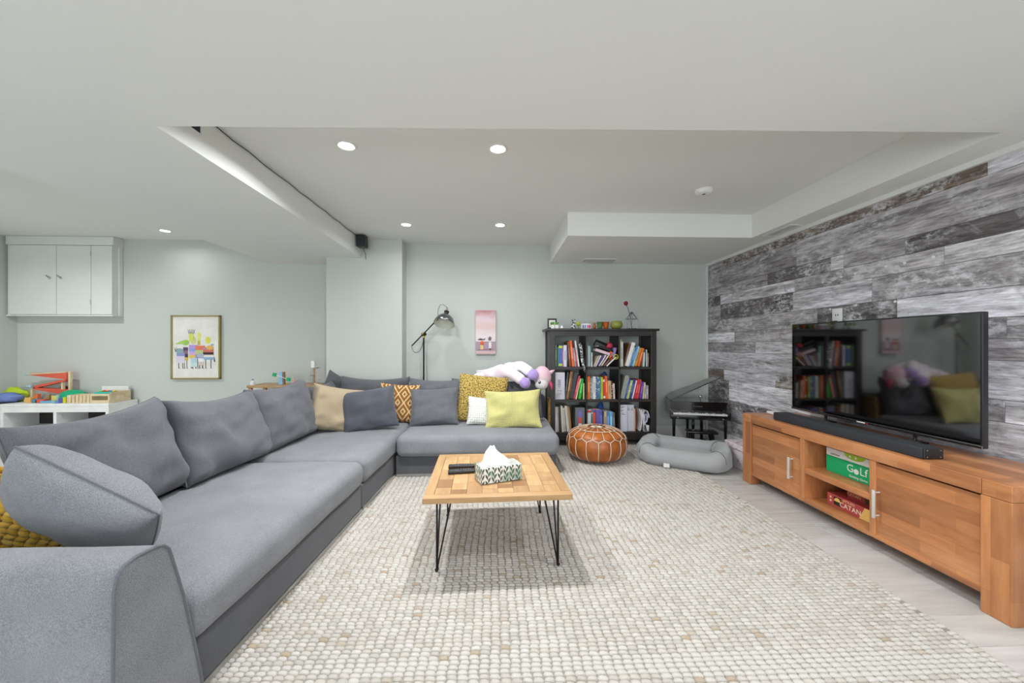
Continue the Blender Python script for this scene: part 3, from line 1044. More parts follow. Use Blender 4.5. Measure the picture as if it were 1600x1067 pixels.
for sx in (-1, 1):
    for sy in (-1, 1):
        fx, fy = sx * .322, sy * .318
        g = MB()
        zt = TZ - .03
        A = (sx * .318, sy * .335, zt); B = (sx * .312, sy * .215, zt); C_ = (sx * .245, sy * .33, zt)
        for tp in (B, C_):
            pts = [A, (A[0] + (fx - A[0]) * .94, A[1] + (fy - A[1]) * .94, .02)]
            for k in range(5):
                an = PI * k / 4
                mx, my = tp[0] - A[0], tp[1] - A[1]
                l = math.hypot(mx, my)
                pts.append((fx + mx / l * .006 * -math.cos(an), fy + my / l * .006 * -math.cos(an), .012 - .006 * math.sin(an)))
            pts += [(fx + (tp[0] - fx) * .08, fy + (tp[1] - fy) * .08, .035), tp]
            g.tube(pts, .0048, 8)
        g.box(min(A[0], C_[0]) - .015, max(A[0], C_[0]) + .015, min(A[1], B[1]) - .012, max(A[1], B[1]) + .012, zt - .003, zt)
        g.build('hairpin_leg', M_iron, ct, smooth=50, local=True)
TT = .013 + TZ + .0005
# tissue box
tb = thing('tissue_box', 'tissue box printed with dark green leaves, a white tissue standing up', 'tissue box', (.005, 2.195, TT), 20)
MB().rbox(-.122, .122, -.062, .062, 0, .088, .003, 2).build('carton', M_leaf, tb, local=True)
random.seed(2)
tm = MB(); vs_ = []; fs = []
NL, NA = 9, 28
for i in range(NL):
    t = i / (NL - 1)
    for k in range(NA):
        a = 2 * PI * k / NA
        fold = 1 + .22 * math.sin(a * 4 + t * 2) * (t + .1) + .1 * math.sin(a * 7)
        rx_ = (.078 * (1 - t) ** 1.15 + .012) * fold; ry_ = (.030 * (1 - t) ** .8 + .007) * fold
        vs_.append((-.022 + rx_ * math.cos(a) - .018 * t + .006 * math.sin(t * 7), ry_ * math.sin(a), .086 + .098 * t + (.012 * math.sin(a * 3) * t)))
for i in range(NL - 1):
    for k in range(NA):
        l = (k + 1) % NA
        fs.append((i * NA + k, i * NA + l, (i + 1) * NA + l, (i + 1) * NA + k))
fs.append(tuple((NL - 1) * NA + k for k in range(NA)))
tm.add(vs_, fs).build('tissue', M_tissue, tb, smooth=True, local=True)
# remotes
for i, (x, y, rz, lb) in enumerate(((-.225, 2.395, 6, 'black remote control lying behind the other, far side of the tissue box'), (-.215, 2.30, 9, 'black remote control nearer the front of the coffee table'))):
    t = thing('remote_control', lb, 'remote', (x, y, TT), rz, 'remotes on the coffee table')
    MB().rbox(-.082, .082, -.021, .021, 0, .020, .006, 2, (4, 1, 1), lambda p: (p[0], p[1], p[2] * (1 - .25 * (p[0] > 0)))).build('case', M_black, t, smooth=40, local=True)
    bt = MB()
    for r_ in range(9):
        for c_ in range(3):
            bt.rbox(-.07 + r_ * .015, -.062 + r_ * .015, -.014 + c_ * .0105, -.007 + c_ * .0105, .0165, .022, .001)
    bt.build('buttons', M_pew, t, local=True)['kind'] = 'stuff'

# ------------------------------------------------------------------ media unit
X0, X1, Y0, Y1 = 2.18, 2.675, 1.515, 3.275
ms = thing('media_console', 'long low brown hardwood media console along the plank wall', 'tv stand', (2.43, 2.395, 0))
def wpart(name, a, r=.004, col=(1, 1, 1), parent=None, m=None, grain='y'):
    x0, x1, y0, y1, z0, z1 = a
    if grain == 'y':
        o = MB().rbox(-(x1 - x0) / 2, (x1 - x0) / 2, -(y1 - y0) / 2, (y1 - y0) / 2, -(z1 - z0) / 2, (z1 - z0) / 2, r, 2).build(name, m or M_teak, parent or ms, smooth=30, local=True)
    else:  # grain upright: turn the board
        o = MB().rbox(-(x1 - x0) / 2, (x1 - x0) / 2, -(z1 - z0) / 2, (z1 - z0) / 2, -(y1 - y0) / 2, (y1 - y0) / 2, r, 2).build(name, m or M_teak, parent or ms, smooth=30, local=True)
        o.rotation_euler = (R(90), 0, 0)
    p = parent or ms
    c_ = Vector(((x0 + x1) / 2, (y0 + y1) / 2, (z0 + z1) / 2))
    o.location = WM[p].inverted() @ c_
    WM[o] = WM[p] @ Matrix.LocRotScale(o.location, o.rotation_euler, None)
    o.color = (*col, 1)
    return o
wpart('top_board', (X0, X1, Y0 + .105, Y1 - .105, .528, .60), .005, (1.02, 1, .98))
for (a, b_) in ((Y0, Y0 + .104), (Y1 - .104, Y1)):
    wpart('top_end_block', (X0, X1, a, b_, .528, .60), .005, (.93, .9, .86))
for (a, b_, k) in ((Y0, Y0 + .108, 0), (Y1 - .108, Y1, 1)):
    for (xa, xb) in ((X0, X0 + .09), (X1 - .09, X1)):
        wpart('leg', (xa, xb, a, b_, 0, .5275), .004, (1.1, 1.08, 1.02) if not k else (1.0, .95, .9), grain='z')
    wpart('side_panel', (X0 + .09, X1 - .09, a + .02, b_ - .02, .08, .5275), .002, (.75, .7, .66), grain='z')
wpart('bottom_board', (X0 + .006, X1 - .01, Y0 + .108, Y1 - .108, .08, .105), .002, (.95, .93, .9))
wpart('back_panel', (X1 - .012, X1 - .002, Y0 + .108, Y1 - .108, .105, .5275), .001, (.72, .66, .6))
for (a, b_) in ((2.608, 2.645), (2.10, 2.135)):
    wpart('divider', (X0 + .004, X1 - .012, a, b_, .105, .5275), .002, (1.02, .99, .95), grain='z')
wpart('shelf', (X0 + .006, X1 - .014, 2.136, 2.607, .288, .328), .003, (1.03, 1, .97))
wpart('front_rail', (X0 + .002, X0 + .022, 2.136, 2.607, .08, .104), .002, (1.0, .97, .93))
for (a, b_, hy) in ((2.645, 3.166, 2.72), (1.624, 2.13, 2.085)):
    d = wpart('door', (X0 + .012, X0 + .034, a + .002, b_ - .002, .082, .518), .003, (1.0, .96, .92))
    hz0, hz1 = .208, .368
    g = MB()
    g.rbox(X0 - .028, X0 - .016, hy - .008, hy + .008, hz0, hz1, .003, 2)
    for z in (hz0 + .014, hz1 - .014):
        g.tube([(X0 + .012, hy, z), (X0 - .022, hy, z)], .005, 10)
    g.build('handle', M_handle, d, smooth=40)

def side_text(mb, txt, size, x, y, z, squash=1.0):
    # lettering on a face that looks towards -x: reads from far (+y) to near (-y)
    return text(mb, txt, size, Matrix(((0, 0, -1, x), (-1, 0, 0, y), (0, 1, 0, z), (0, 0, 0, 1))), .0005, squash)

def one(name, mb, mats, label, cat, group=None, loc=(0, 0, 0), smooth=False, col=None, kind=None):
    o = mb.build(name, mats, None, smooth)
    o.location = loc
    WM[o] = Matrix.Translation(loc)
    if col: o.color = lin(col)
    return tag(o, label, cat, group, kind)

# golf card game on the shelf
gx = 2.30
gf = thing('board_game', 'green and white golf game box on the upper shelf of the media console', 'board game', (gx + .1, 2.36, .3285))
o = MB().rbox(gx, gx + .17, 2.145, 2.555, .3285, .437, .002).build('box_body', M_flat, gf); o.color = lin('#16a765')
o = MB().rbox(gx, gx + .17, 2.145, 2.555, .4375, .489, .004, 2).build('box_top', M_white, gf, smooth=40)
m_ = MB(); side_text(m_, 'G', .07, gx - .001, 2.375, .395); side_text(m_, 'Lf', .07, gx - .001, 2.285, .395)
m_.lathe([(.0, 0), (.017, 0), (.017, .001)], 20, M=Matrix(((0, 0, -1, gx), (-1, 0, 0, 2.333), (0, 1, 0, .386), (0, 0, 0, 1))))
m_.build('lettering', M_white, gf)
m_ = MB(); side_text(m_, 'Getting Game', .022, gx - .001, 2.32, .348); m_.build('lettering', M_white, gf)
m_ = MB(); side_text(m_, 'cartoon', .022, gx - .001, 2.485, .455); m_.build('lettering', M_black, gf)
m_ = MB(); m_.prism([(2.345 + .075 * math.cos(a), .489 + .036 * math.sin(a)) for a in [PI + PI * k / 14 for k in range(15)]], gx - .0012, gx, 'x')
o = m_.build('printed_face', M_flat, gf); o.color = lin('#a9c92f')
for y in (2.375, 2.335):
    MB().prism([(y + .008 * math.cos(k * .7), .472 + .008 * math.sin(k * .7)) for k in range(9)], gx - .002, gx - .0012, 'x').build('printed_eye', M_white, gf)
# two red strategy game boxes
cx = 2.285
cg = thing('board_game', 'larger red board game box lettered CATAN on the lower shelf of the media console', 'board game', (cx + .12, 2.36, .1055))
o = MB().rbox(cx, cx + .27, 2.142, 2.53, .1055, .185, .002).build('box_body', M_flat, cg); o.color = lin('#b24a48')
m_ = MB(); side_text(m_, 'CATAN', .044, cx - .001, 2.36, .138); o = m_.build('lettering', M_flat, cg); o.color = lin('#f2e6c8')
m_ = MB(); side_text(m_, 'SETTLERS', .020, cx - .001, 2.37, .170); o = m_.build('lettering', M_flat, cg); o.color = lin('#e9c98f')
m_ = MB(); m_.prism([(2.425, .12), (2.478, .12), (2.478, .175), (2.425, .175)], cx - .0008, cx, 'x'); o = m_.build('picture_panel', M_flat, cg); o.color = lin('#2f2a20')
m_ = MB(); m_.prism([(2.4515 + .024 * math.cos(PI * k / 10), .146 + .024 * math.sin(PI * k / 10)) for k in range(11)], cx - .0014, cx - .0008, 'x'); o = m_.build('picture_sun', M_flat, cg); o.color = lin('#e9c169')
m_ = MB(); m_.prism([(2.143, .107), (2.30, .107), (2.262, .184), (2.143, .184)], cx - .0008, cx, 'x'); o = m_.build('gold_panel', M_flat, cg); o.color = lin('#e6bf6a')
m_ = MB()
for k in range(2): m_.prism([(2.503 + .008 * math.cos(j * .9), .137 + .024 * k + .008 * math.sin(j * .9)) for j in range(7)], cx - .0008, cx, 'x')
o = m_.build('emblem', M_flat, cg); o.color = lin('#e9c98f')
cg2 = thing('board_game', 'smaller red board game box lying on top of the larger red one', 'board game', (cx + .16, 2.28, .1855))
o = MB().rbox(cx + .05, cx + .25, 2.142, 2.43, .1855, .235, .002).build('box_body', M_flat, cg2); o.color = lin('#a93d3c')
m_ = MB(); side_text(m_, 'CATAN', .028, cx + .049, 2.385, .211); o = m_.build('lettering', M_flat, cg2); o.color = lin('#e6c58a')
m_ = MB(); m_.prism([(2.143, .19), (2.31, .19), (2.31, .23), (2.143, .23)], cx + .0492, cx + .05, 'x'); o = m_.build('picture_panel', M_flat, cg2); o.color = lin('#4a3a24')

# ------------------------------------------------------------------ television, soundbar
tv = thing('television', 'large flat black television with a glossy screen standing on the media console', 'tv', (2.52, 2.482, .6005))
ty0, ty1, tz0, tz1 = 1.851, 3.114, .662, 1.374
MB().rbox(2.502, 2.535, ty0, ty1, tz0, tz1, .004, 2).build('casing', M_black, tv, smooth=30)
MB().rbox(2.535, 2.575, ty0 + .2, ty1 - .2, tz0 + .03, tz0 + .45, .01, 2).build('rear_housing', M_black, tv)
MB().box(2.4995, 2.503, ty0 + .009, ty1 - .009, tz0 + .02, tz1 - .009).build('screen', M_screen, tv)
MB().rbox(2.496, 2.504, ty0, ty1, tz0, tz0 + .016, .002).build('lower_bezel', M_pew, tv)
for y in (2.18, 2.80):
    m_ = MB()
    m_.tube([(2.52, y, tz0 + .005), (2.515, y, .62), (2.43, y - .02, .606)], [.010, .009, .006], 8)
    m_.tube([(2.515, y, .62), (2.60, y, .606)], [.009, .006], 8)
    m_.build('foot', M_black, tv, smooth=True)
m_ = MB(); m_.box(2.4955, 2.4965, 2.47, 2.53, tz0 + .004, tz0 + .011); m_.build('logo', M_white, tv)
m_ = MB(); m_.box(2.4955, 2.4965, 2.452, 2.462, tz0 + .003, tz0 + .011); o = m_.build('logo_mark', M_flat, tv); o.color = lin('#c32b3a')
sb = thing('soundbar', 'long black soundbar lying in front of the television', 'speaker', (2.285, 2.43, .6005))
MB().rbox(2.225, 2.338, 1.895, 2.965, .6005, .660, .008, 3).build('grille', M_cloth_blk, sb, smooth=30)
MB().rbox(2.228, 2.335, 1.886, 1.896, .603, .658, .006, 2).build('end_cap', M_black, sb, smooth=30)
for y in (2.245, 2.318):
    for z in (.613, .648):
        MB().lathe([(0, 0), (.003, .0008), (.004, .003)], 10, M=Matrix(((1, 0, 0, y), (0, 0, 1, 1.8845), (0, -1, 0, z), (0, 0, 0, 1)))).build('screw', M_chrome, sb)
wb = one('set_top_box', MB().rbox(2.37, 2.47, 3.12, 3.24, .6005, .62, .006, 2), M_white, 'small flat white box behind the far end of the soundbar', 'router', smooth=30)
# cables behind the soundbar
m_ = MB(); m_.tube([(2.36 + .02 * math.sin(k * .9), 2.5 - k * .045, .6045 + .001 * (k % 2)) for k in range(12)], .0035, 6)
one('cable', m_, M_black, 'loose black cable lying between soundbar and television', 'cable', smooth=True)
# wall plate above the television
ol = thing('wall_outlet', 'white outlet plate on the planks above the television', 'outlet', (2.698, 2.89, 1.405))
MB().rbox(2.688, 2.698, 2.848, 2.932, 1.385, 1.49, .003, 2).build('plate', M_white, ol, smooth=30)
for y in (2.88, 2.90):
    MB().box(2.6872, 2.6882, y - .003, y + .003, 1.43, 1.446).build('slot', M_black, ol)
MB().rbox(2.672, 2.69, 2.885, 2.935, 1.378, 1.392, .002).build('plug', M_black, ol)

# ------------------------------------------------------------------ pouf
pf_ = thing('leather_pouf', 'round tan leather pouf with cream stitched panels in front of the bookcase', 'pouf', (1.035, 3.90, .0145))
PR, PH = .305, .335
def pprof(t):
    """t 0 bottom rim .. 1 top centre: radius, height"""
    a = -PI / 2 + PI * t
    c_, s_ = math.cos(a), math.sin(a)
    return PR * (abs(c_) ** .62), PH / 2 + PH / 2 * math.copysign(abs(s_) ** .85, s_)
MB().lathe([(max(.001, pprof(i / 24)[0] * .985), max(.0, pprof(i / 24)[1] * .985)) for i in range(25)], 48, close=True).build('core', M_leather, pf_, smooth=True, local=True)
NS = 16
def patch(t0, t1, f0, f1, puff, nm, matl=M_leather):
    """leather panel between heights t0,t1; angular half-width f0 at t0, f1 at t1"""
    n = 7
    vs_ = []; fs = []
    for i in range(n + 1):
        t = t0 + (t1 - t0) * i / n
        w = f0(i / n)
        for k in range(n + 1):
            a = w * (k / n * 2 - 1)
            r_, z = pprof(t)
            e = (1 - (k / n * 2 - 1) ** 4) * (1 - (i / n * 2 - 1) ** 4)
            up = 1 + puff * e
            vs_.append(((r_ * up) * math.cos(a), (r_ * up) * math.sin(a), z + puff * .12 * e * (t > .5)))
    for i in range(n):
        for k in range(n):
            q = i * (n + 1) + k
            fs.append((q, q + 1, q + n + 2, q + n + 1))
    return MB().add(vs_, fs)
half = PI / NS * .985
kinds = [patch(.06, .66, lambda s_: half, None, .022, 'side'), patch(.665, .84, lambda s_: half * (1 - .12 * s_), None, .02, 'up'), patch(.845, .95, lambda s_: half * (1 - .1 * s_), None, .02, 'top')]
for nm, mb in zip(('side_panel', 'upper_panel', 'star_panel'), kinds):
    first = None
    for k in range(NS):
        if first is None:
            first = mb.build(nm, M_leather, pf_, smooth=True, local=True); o = first
        else:
            o = first.copy(); COL.objects.link(o)
        o.rotation_euler = (0, 0, 2 * PI * k / NS + (PI / NS if nm == 'upper_panel' else 0))
def at_(t, a, g=1.012):
    r_, z = pprof(t); return (r_ * g * math.cos(a), r_ * g * math.sin(a), z * 1.005 + .001)
m0 = MB(); m0.tube([at_(.06 + .55 * i / 10, 0) for i in range(11)], .0036, 6)
m1 = MB(); m1.tube([at_(.61 + .055 * i / 4, PI / NS * i / 4) for i in range(5)], .0036, 6); m1.tube([at_(.61 + .055 * i / 4, -PI / NS * i / 4) for i in range(5)], .0036, 6)
m1.tube([at_(.665 + .18 * i / 6, PI / NS) for i in range(7)], .0036, 6)
m2 = MB(); m2.tube([at_(.845, PI / NS * (2 * i / 6 - 1)) for i in range(7)], .0036, 6)
m2.tube([at_(.845 + .11 * i / 5, 0) for i in range(6)], .003, 6)
for mb in (m0, m1, m2):
    first = None
    for k in range(NS):
        if first is None:
            first = mb.build('stitching', M_stitch, pf_, smooth=True, local=True); o = first
        else:
            o = first.copy(); COL.objects.link(o)
        o.rotation_euler = (0, 0, 2 * PI * k / NS + PI / NS)
m_ = MB()
for k in range(24):
    a = 2 * PI * k / 24
    m_.tube([(.014 * math.cos(a), .014 * math.sin(a), PH + .004), (.062 * math.cos(a + .1), .062 * math.sin(a + .1), PH - .001)], .0028, 5)
m_.lathe([(0, .002), (.012, .003), (.018, -.002)], 16, c=(0, 0, PH + .002), close=False)
m_.build('centre_stitching', M_stitch, pf_, smooth=True, local=True)

# ------------------------------------------------------------------ dog bed
db = thing('dog_bed', 'grey plush dog bed with raised bolster lying half on the rug edge', 'pet bed', (1.885, 3.76, .0145), -33)
def rrect(L, W, r, n=9):
    pts = []
    for (sx, sy, a0) in ((1, 1, 0), (-1, 1, 90), (-1, -1, 180), (1, -1, 270)):
        for k in range(n):
            a = R(a0 + 90 * k / (n - 1))
            pts.append((sx * (L / 2 - r) + r * math.cos(a), sy * (W / 2 - r) + r * math.sin(a)))
    return pts
path = rrect(.70, .44, .13)
N = len(path); vs_ = []; fs = []; NK = 16
rim_top = []; 
for i, (x, y) in enumerate(path):
    a, b_ = path[i - 1], path[(i + 1) % N]
    tx, ty = b_[0] - a[0], b_[1] - a[1]; l = math.hypot(tx, ty) or 1
    ox, oy = ty / l, -tx / l
    low = 1 - .34 * math.exp(-((y + .22) / .11) ** 2) * math.exp(-(x / .24) ** 2)     # dip in the middle of the front side
    hgt = .178 * low + .035 * (x / .35) ** 2 * (1 + y)
    for k in range(NK):
        an = 2 * PI * k / NK
        c_, s_ = math.cos(an), math.sin(an)
        rw = .082
        xx = x + ox * rw * c_; yy = y + oy * rw * c_
        zz = hgt / 2 + hgt / 2 * math.copysign(abs(s_) ** .8, s_)
        g = nz((xx, yy, zz), 9, 3) * .02 + nz((xx, yy, zz), 20, 5) * .010
        vs_.append((xx + ox * g, yy + oy * g, max(.0, zz + g * .6)))
    rim_top.append((x, y, hgt + .003))
for i in range(N):
    j = (i + 1) % N
    for k in range(NK):
        l = (k + 1) % NK
        fs.append((i * NK + k, i * NK + l, j * NK + l, j * NK + k))
bo = MB().add(vs_, fs).build('bolster', M_bed, db, smooth=True, local=True)
for cx_, cy_ in ((.27, .16), (-.27, .16), (-.27, -.16), (.27, -.16)):
    pts = []
    for k in range(9):
        t = k / 8
        i0 = min(range(N), key=lambda i: (path[i][0] - cx_ * 1.25) ** 2 + (path[i][1] - cy_ * 1.3) ** 2)
        x, y = path[i0]
        l = math.hypot(cx_, cy_)
        an = PI * t
        d = .084 * math.cos(an)
        hz = rim_top[i0][2]
        pts.append((x + cx_ / l * d, y + cy_ / l * d, max(.005, hz / 2 + hz / 2 * math.sin(an) ** .8)))
    MB().tube(pts, .0045, 6).build('seam', M_bedseam, bo, smooth=True, local=True)
MB().rbox(-.31, .31, -.18, .18, .002, .095, .045, 4, (10, 8, 1), lambda p: (p[0], p[1], p[2] + .02 * (1 - (p[0] / .31) ** 2) * (p[2] > 0) + nz(p, 12, 2) * .008)).build('inner_cushion', M_bed, db, smooth=True, local=True)
MB().rbox(-.14, -.085, -.312, -.306, .012, .05, .002).build('care_tag', M_paper, db, local=True)

# ------------------------------------------------------------------ toy piano and stool
pn = thing('toy_grand_piano', 'small black toy grand piano with open lid in the corner', 'toy piano', (2.315, 4.27, 0), -16)
w2 = .30
body = [(-w2, 0), (w2, 0), (w2, .13), (w2 - .02, .22), (w2 - .12, .30), (.02, .33), (-.08, .40), (-.2, .42), (-w2, .36)]
MB().prism(body, .375, .53).build('case', M_gloss, pn, local=True)
MB().prism([(x * 1.02, y - .006 if y < .1 else y + .004) for x, y in body], .53, .545).build('rim', M_gloss, pn, local=True)
MB().rbox(-w2 - .012, w2 + .012, -.105, .0, .355, .405, .006, 2).build('key_bed', M_gloss, pn, local=True, smooth=30)
for sx in (-1, 1):
    MB().rbox(sx * (w2 - .0) - .014, sx * w2 + .014, -.11, .0, .40, .445, .006, 2).build('key_block', M_gloss, pn, local=True, smooth=30)
wk = MB().rbox(-.0115, .0115, -.098, -.004, .406, .422, .002)
first = None
for k in range(22):
    if first is None: o = first = wk.build('white_key', M_white, pn, local=True)
    else:
        o = first.copy(); COL.objects.link(o)
    o.location.x = -.27 + k * .0257
bk = MB().rbox(-.007, .007, -.055, -.004, .422, .434, .002); first = None
for k in range(21):
    if k % 7 in (2, 6): continue
    if first is None: o = first = bk.build('black_key', M_gloss, pn, local=True)
    else:
        o = first.copy(); COL.objects.link(o)
    o.location.x = -.257 + k * .0257
for (x, y) in ((-.27, -.06), (.27, -.06), (-.05, .32)):
    m_ = MB(); m_.tube([(x, y, .36), (x, y, .2), (x, y, .0)], [.019, .016, .011], 12); m_.build('leg', M_gloss, pn, smooth=40, local=True)
m_ = MB()
for sx in (-1, 1): m_.rbox(sx * .045 - .016, sx * .045 + .016, .03, .05, .10, .38, .004)
m_.rbox(-.09, .09, .02, .06, .07, .11, .006); m_.build('pedal_lyre', M_gloss, pn, local=True)
# lid hinged on the left side, raised
Ml = TR((-w2, 0, .548), 0, -27, 0)
MB().prism([(x + w2, y) for x, y in body], 0, .012, M=Ml).build('lid', M_gloss, pn, local=True)
m_ = MB(); m_.tube([(.04, .06, .545), (.02, .03, .70)], .003, 6); m_.ell((.035, .04, .60), (.016, .016, .016)); m_.build('lid_prop', M_chrome, pn, smooth=True, local=True)
m_ = MB(); m_.tube([(-.05 + .008 * k, -.002, .49 + .005 * math.sin(k * 1.9)) for k in range(13)], .0022, 5); m_.build('script_logo', M_chrome, pn, local=True)
for x in (-.235, .235):
    MB().ell((x, -.106, .372), (.007, .004, .007), 10, 6).build('knob', M_chrome, pn, smooth=True, local=True)
stl = thing('piano_stool', 'small black stool tucked in front of the toy piano', 'stool', (2.27, 4.12, 0), -14)
MB().rbox(-.155, .155, -.075, .075, .222, .248, .008, 2).build('seat', M_gloss, stl, smooth=30, local=True)
for sx in (-1, 1):
    for sy in (-1, 1):
        m_ = MB(); m_.tube([(sx * .10, sy * .045, .224), (sx * .112, sy * .05, .12), (sx * .145, sy * .06, .0)], [.021, .015, .014], 10); m_.build('leg', M_gloss, stl, smooth=40, local=True)
MB().tube([(-.112, 0, .11), (.112, 0, .11)], .009, 8).build('stretcher', M_gloss, stl, smooth=40, local=True)
for sx in (-1, 1): MB().tube([(sx * .113, -.05, .11), (sx * .113, .05, .11)], .008, 8).build('stretcher', M_gloss, stl, smooth=40, local=True)
# floral storage box
fb = thing('storage_box', 'white and pink floral lidded box between the media console and toy piano', 'box', (2.50, 3.565, 0))
MB().rbox(2.34, 2.66, 3.37, 3.765, 0, .19, .004).build('box_body', M_floral, fb)
MB().rbox(2.325, 2.675, 3.355, 3.78, .185, .235, .004).build('lid', M_floral, fb)
# ------------------------------------------------------------------ bookcase
BX0, BX1, BY0, BY1 = .606, 1.876, 4.385, 4.755
BZ = .0145
bc = thing('bookcase', 'espresso brown open bookcase of nine cubes against the back wall', 'bookcase', (1.24, 4.57, BZ))
MB().rbox(BX0 - .04, BX1 + .03, BY0 - .025, BY1, 1.366, 1.392, .004, 2).build('top_board', M_espresso, bc, smooth=30)
MB().rbox(BX0, BX1, BY0 - .005, BY0 + .02, 1.305, 1.366, .003).build('top_rail', M_espresso, bc)
for x in (BX0, BX1 - .068):
    for y in (BY0 - .006, BY1 - .05):
        MB().rbox(x, x + .068, y, y + .05, BZ, 1.366, .003).build('post', M_espresso, bc)
    MB().rbox(x + .012, x + .056, BY0 + .04, BY1 - .05, .09, 1.366, .002).build('side_panel', M_espresso, bc)
for x in (1.037, 1.427):
    MB().rbox(x, x + .018, BY0, BY1, .176, 1.366, .002).build('divider', M_espresso, bc)
for z in (.93, .546):
    MB().rbox(BX0 + .06, BX1 - .06, BY0, BY1, z - .015, z + .014, .002).build('shelf', M_espresso, bc)
MB().rbox(BX0 + .06, BX1 - .06, BY0, BY1, .146, .176, .002).build('shelf', M_espresso, bc)
MB().rbox(BX0 + .06, BX1 - .06, BY0, BY0 + .02, .085, .146, .002).build('bottom_rail', M_espresso, bc)

CELL = {(r, c): ((.676, 1.037), (1.056, 1.427), (1.446, 1.806))[c] for r in range(3) for c in range(3)}
SHZ = (.9445, .5605, .1765)
ORD = ['first', 'second', 'third', 'fourth', 'fifth', 'sixth', 'seventh', 'eighth', 'ninth', 'tenth', 'eleventh', 'twelfth', 'thirteenth', 'fourteenth', 'fifteenth']
RN = ('top', 'middle', 'bottom'); CN = ('left', 'centre', 'right')

def book_mb(t, h, d):
    """book with its spine towards -y, standing on z=0, left bottom corner at the origin"""
    m_ = MB()
    c_ = min(.003, t * .2)
    m_.mi = 0
    m_.rbox(0, t, 0, .004, 0, h, .0015)
    m_.box(0, c_, .003, d, 0, h); m_.box(t - c_, t, .003, d, 0, h)
    m_.mi = 1
    m_.box(c_, t - c_, .004, d - .003, .003, h - .003)
    return m_

def width(items, k):
    x, pa, ph = 0, 0, 0
    for it in items:
        t, h, a = it[0] * k / 1000, it[1] / 1000, it[4]
        if a < pa: x += min(h, ph or h) * (math.tan(R(pa)) - math.tan(R(a)))
        pa, ph = a, h
        x += t / math.cos(R(a))
    return x + (ph * math.tan(R(pa)) if pa > 0 else 0)

def lay(r, c, items, y=BY0 + .03, fill=None):
    x0, x1 = CELL[(r, c)]
    K = 1.0
    if fill:
        while K < 1.45 and width(items, K + .01) < fill - .006: K += .01
        while K > .5 and width(items, K) > fill - .006: K -= .01
        items = [(it[0] * K,) + it[1:] for it in items]
    x = x0 + .004
    pa, ph = 0, 0
    for k, it in enumerate(items):
        t, h, col, cname, a = it[:5]
        pat = it[5] if len(it) > 5 else None
        t /= 1000; h /= 1000
        ta, tp = math.tan(R(a)), math.tan(R(pa))
        if a < pa: x += min(h, ph or h) * (tp - ta)
        pa, ph = a, h
        lb = '%s %s, %s from left in the %s %s bookcase cube' % (cname, 'book' if 'binder' not in cname and 'notebook' not in cname else '', ORD[k], RN[r], CN[c])
        lb = lb.replace(' ,', ',')
        d = .2 + .03 * ((k * 7) % 3) / 3
        root = thing('book', lb, 'book', (x + (0 if a >= 0 else t * 0), y + .01 * ((k * 5) % 3), SHZ[r] + (t * math.sin(R(a)) if a > 0 else 0)), 0, 'books in the bookcase')
        M = TR(root.location, 0, a, 0)
        root.matrix_world = M; WM[root] = M
        root['label'] = lb
        mb = book_mb(t, h, d)
        if a < 0:
            mb.v = [(p[0] - 0, p[1], p[2]) for p in mb.v]
        o = mb.build('cover_and_pages', [M_bookp if pat == 'p' else M_book, M_paper], root, local=True)
        o.color = lin(col)
        if pat == 'b' or (isinstance(pat, str) and pat.startswith('#')):
            o2 = MB().box(.0005, t - .0005, -.0008, .001, h * .04, h * .14).box(.0005, t - .0005, -.0008, .001, h * .86, h * .97).build('spine_band', M_flat, root, local=True)
            o2.color = lin(pat if pat.startswith('#') else '#c8d93a')
        elif t > .012 and pat is None:
            o2 = MB().box(t * .3, t * .7, -.0008, .001, h * .3, h * .75).build('spine_title', M_flat, root, local=True)
            cc = lin(col); L = .3 * cc[0] + .6 * cc[1] + .1 * cc[2]
            o2.color = tuple(min(1, q * 1.6 + .12) if L < .4 else q * .6 for q in cc[:3]) + (1,)
        x += t / math.cos(R(a))
    if x + (ph * math.tan(R(pa)) if pa > 0 else 0) > x1 + .002: print('CELL OVER', r, c, x + (ph * math.tan(R(pa)) if pa > 0 else 0), x1)

lay(0, 0, [(16, 258, '#6f8a5e', 'moss green', 0), (10, 256, '#1d1d20', 'slim black', 0), (9, 232, '#5f8a86', 'slim teal', 0), (38, 254, '#4f6fa8', 'blue', 0, '#b9d62c'),
           (13, 240, '#d77aa8', 'pink', 0), (32, 254, '#dcd9e6', 'lavender white', 0), (11, 248, '#3a3550', 'dark violet', 0), (20, 296, '#8a5a20', 'tall brown', -4),
           (26, 308, '#e8683c', 'tall orange', -6), (15, 222, '#8e93a5', 'blue grey', -6), (15, 195, '#d9483e', 'short red', -7), (15, 306, '#e4e4e2', 'tall white', -8)], fill=0.3)
lay(0, 2, [(12, 322, '#e9ecb0', 'tall pale lime', 0), (21, 296, '#dcdce6', 'tall white', 0), (12, 280, '#6a4a2a', 'brown', 14), (30, 292, '#eceae4', 'white picture', 17, 'p'),
           (14, 236, '#b9d4e6', 'pale blue', 17), (16, 246, '#4f83b4', 'blue', 17), (14, 246, '#a9cfe0', 'sky blue', 17), (24, 226, '#e0a83c', 'amber', 16), (22, 222, '#e8702c', 'orange', 15),
           (8, 170, '#e9e9e5', 'slim white', 2), (16, 196, '#2f5a58', 'dark teal', 0), (6, 200, '#e9e9e5', 'thin white', 0), (12, 160, '#8a7a60', 'short tan', 0)], fill=0.355)
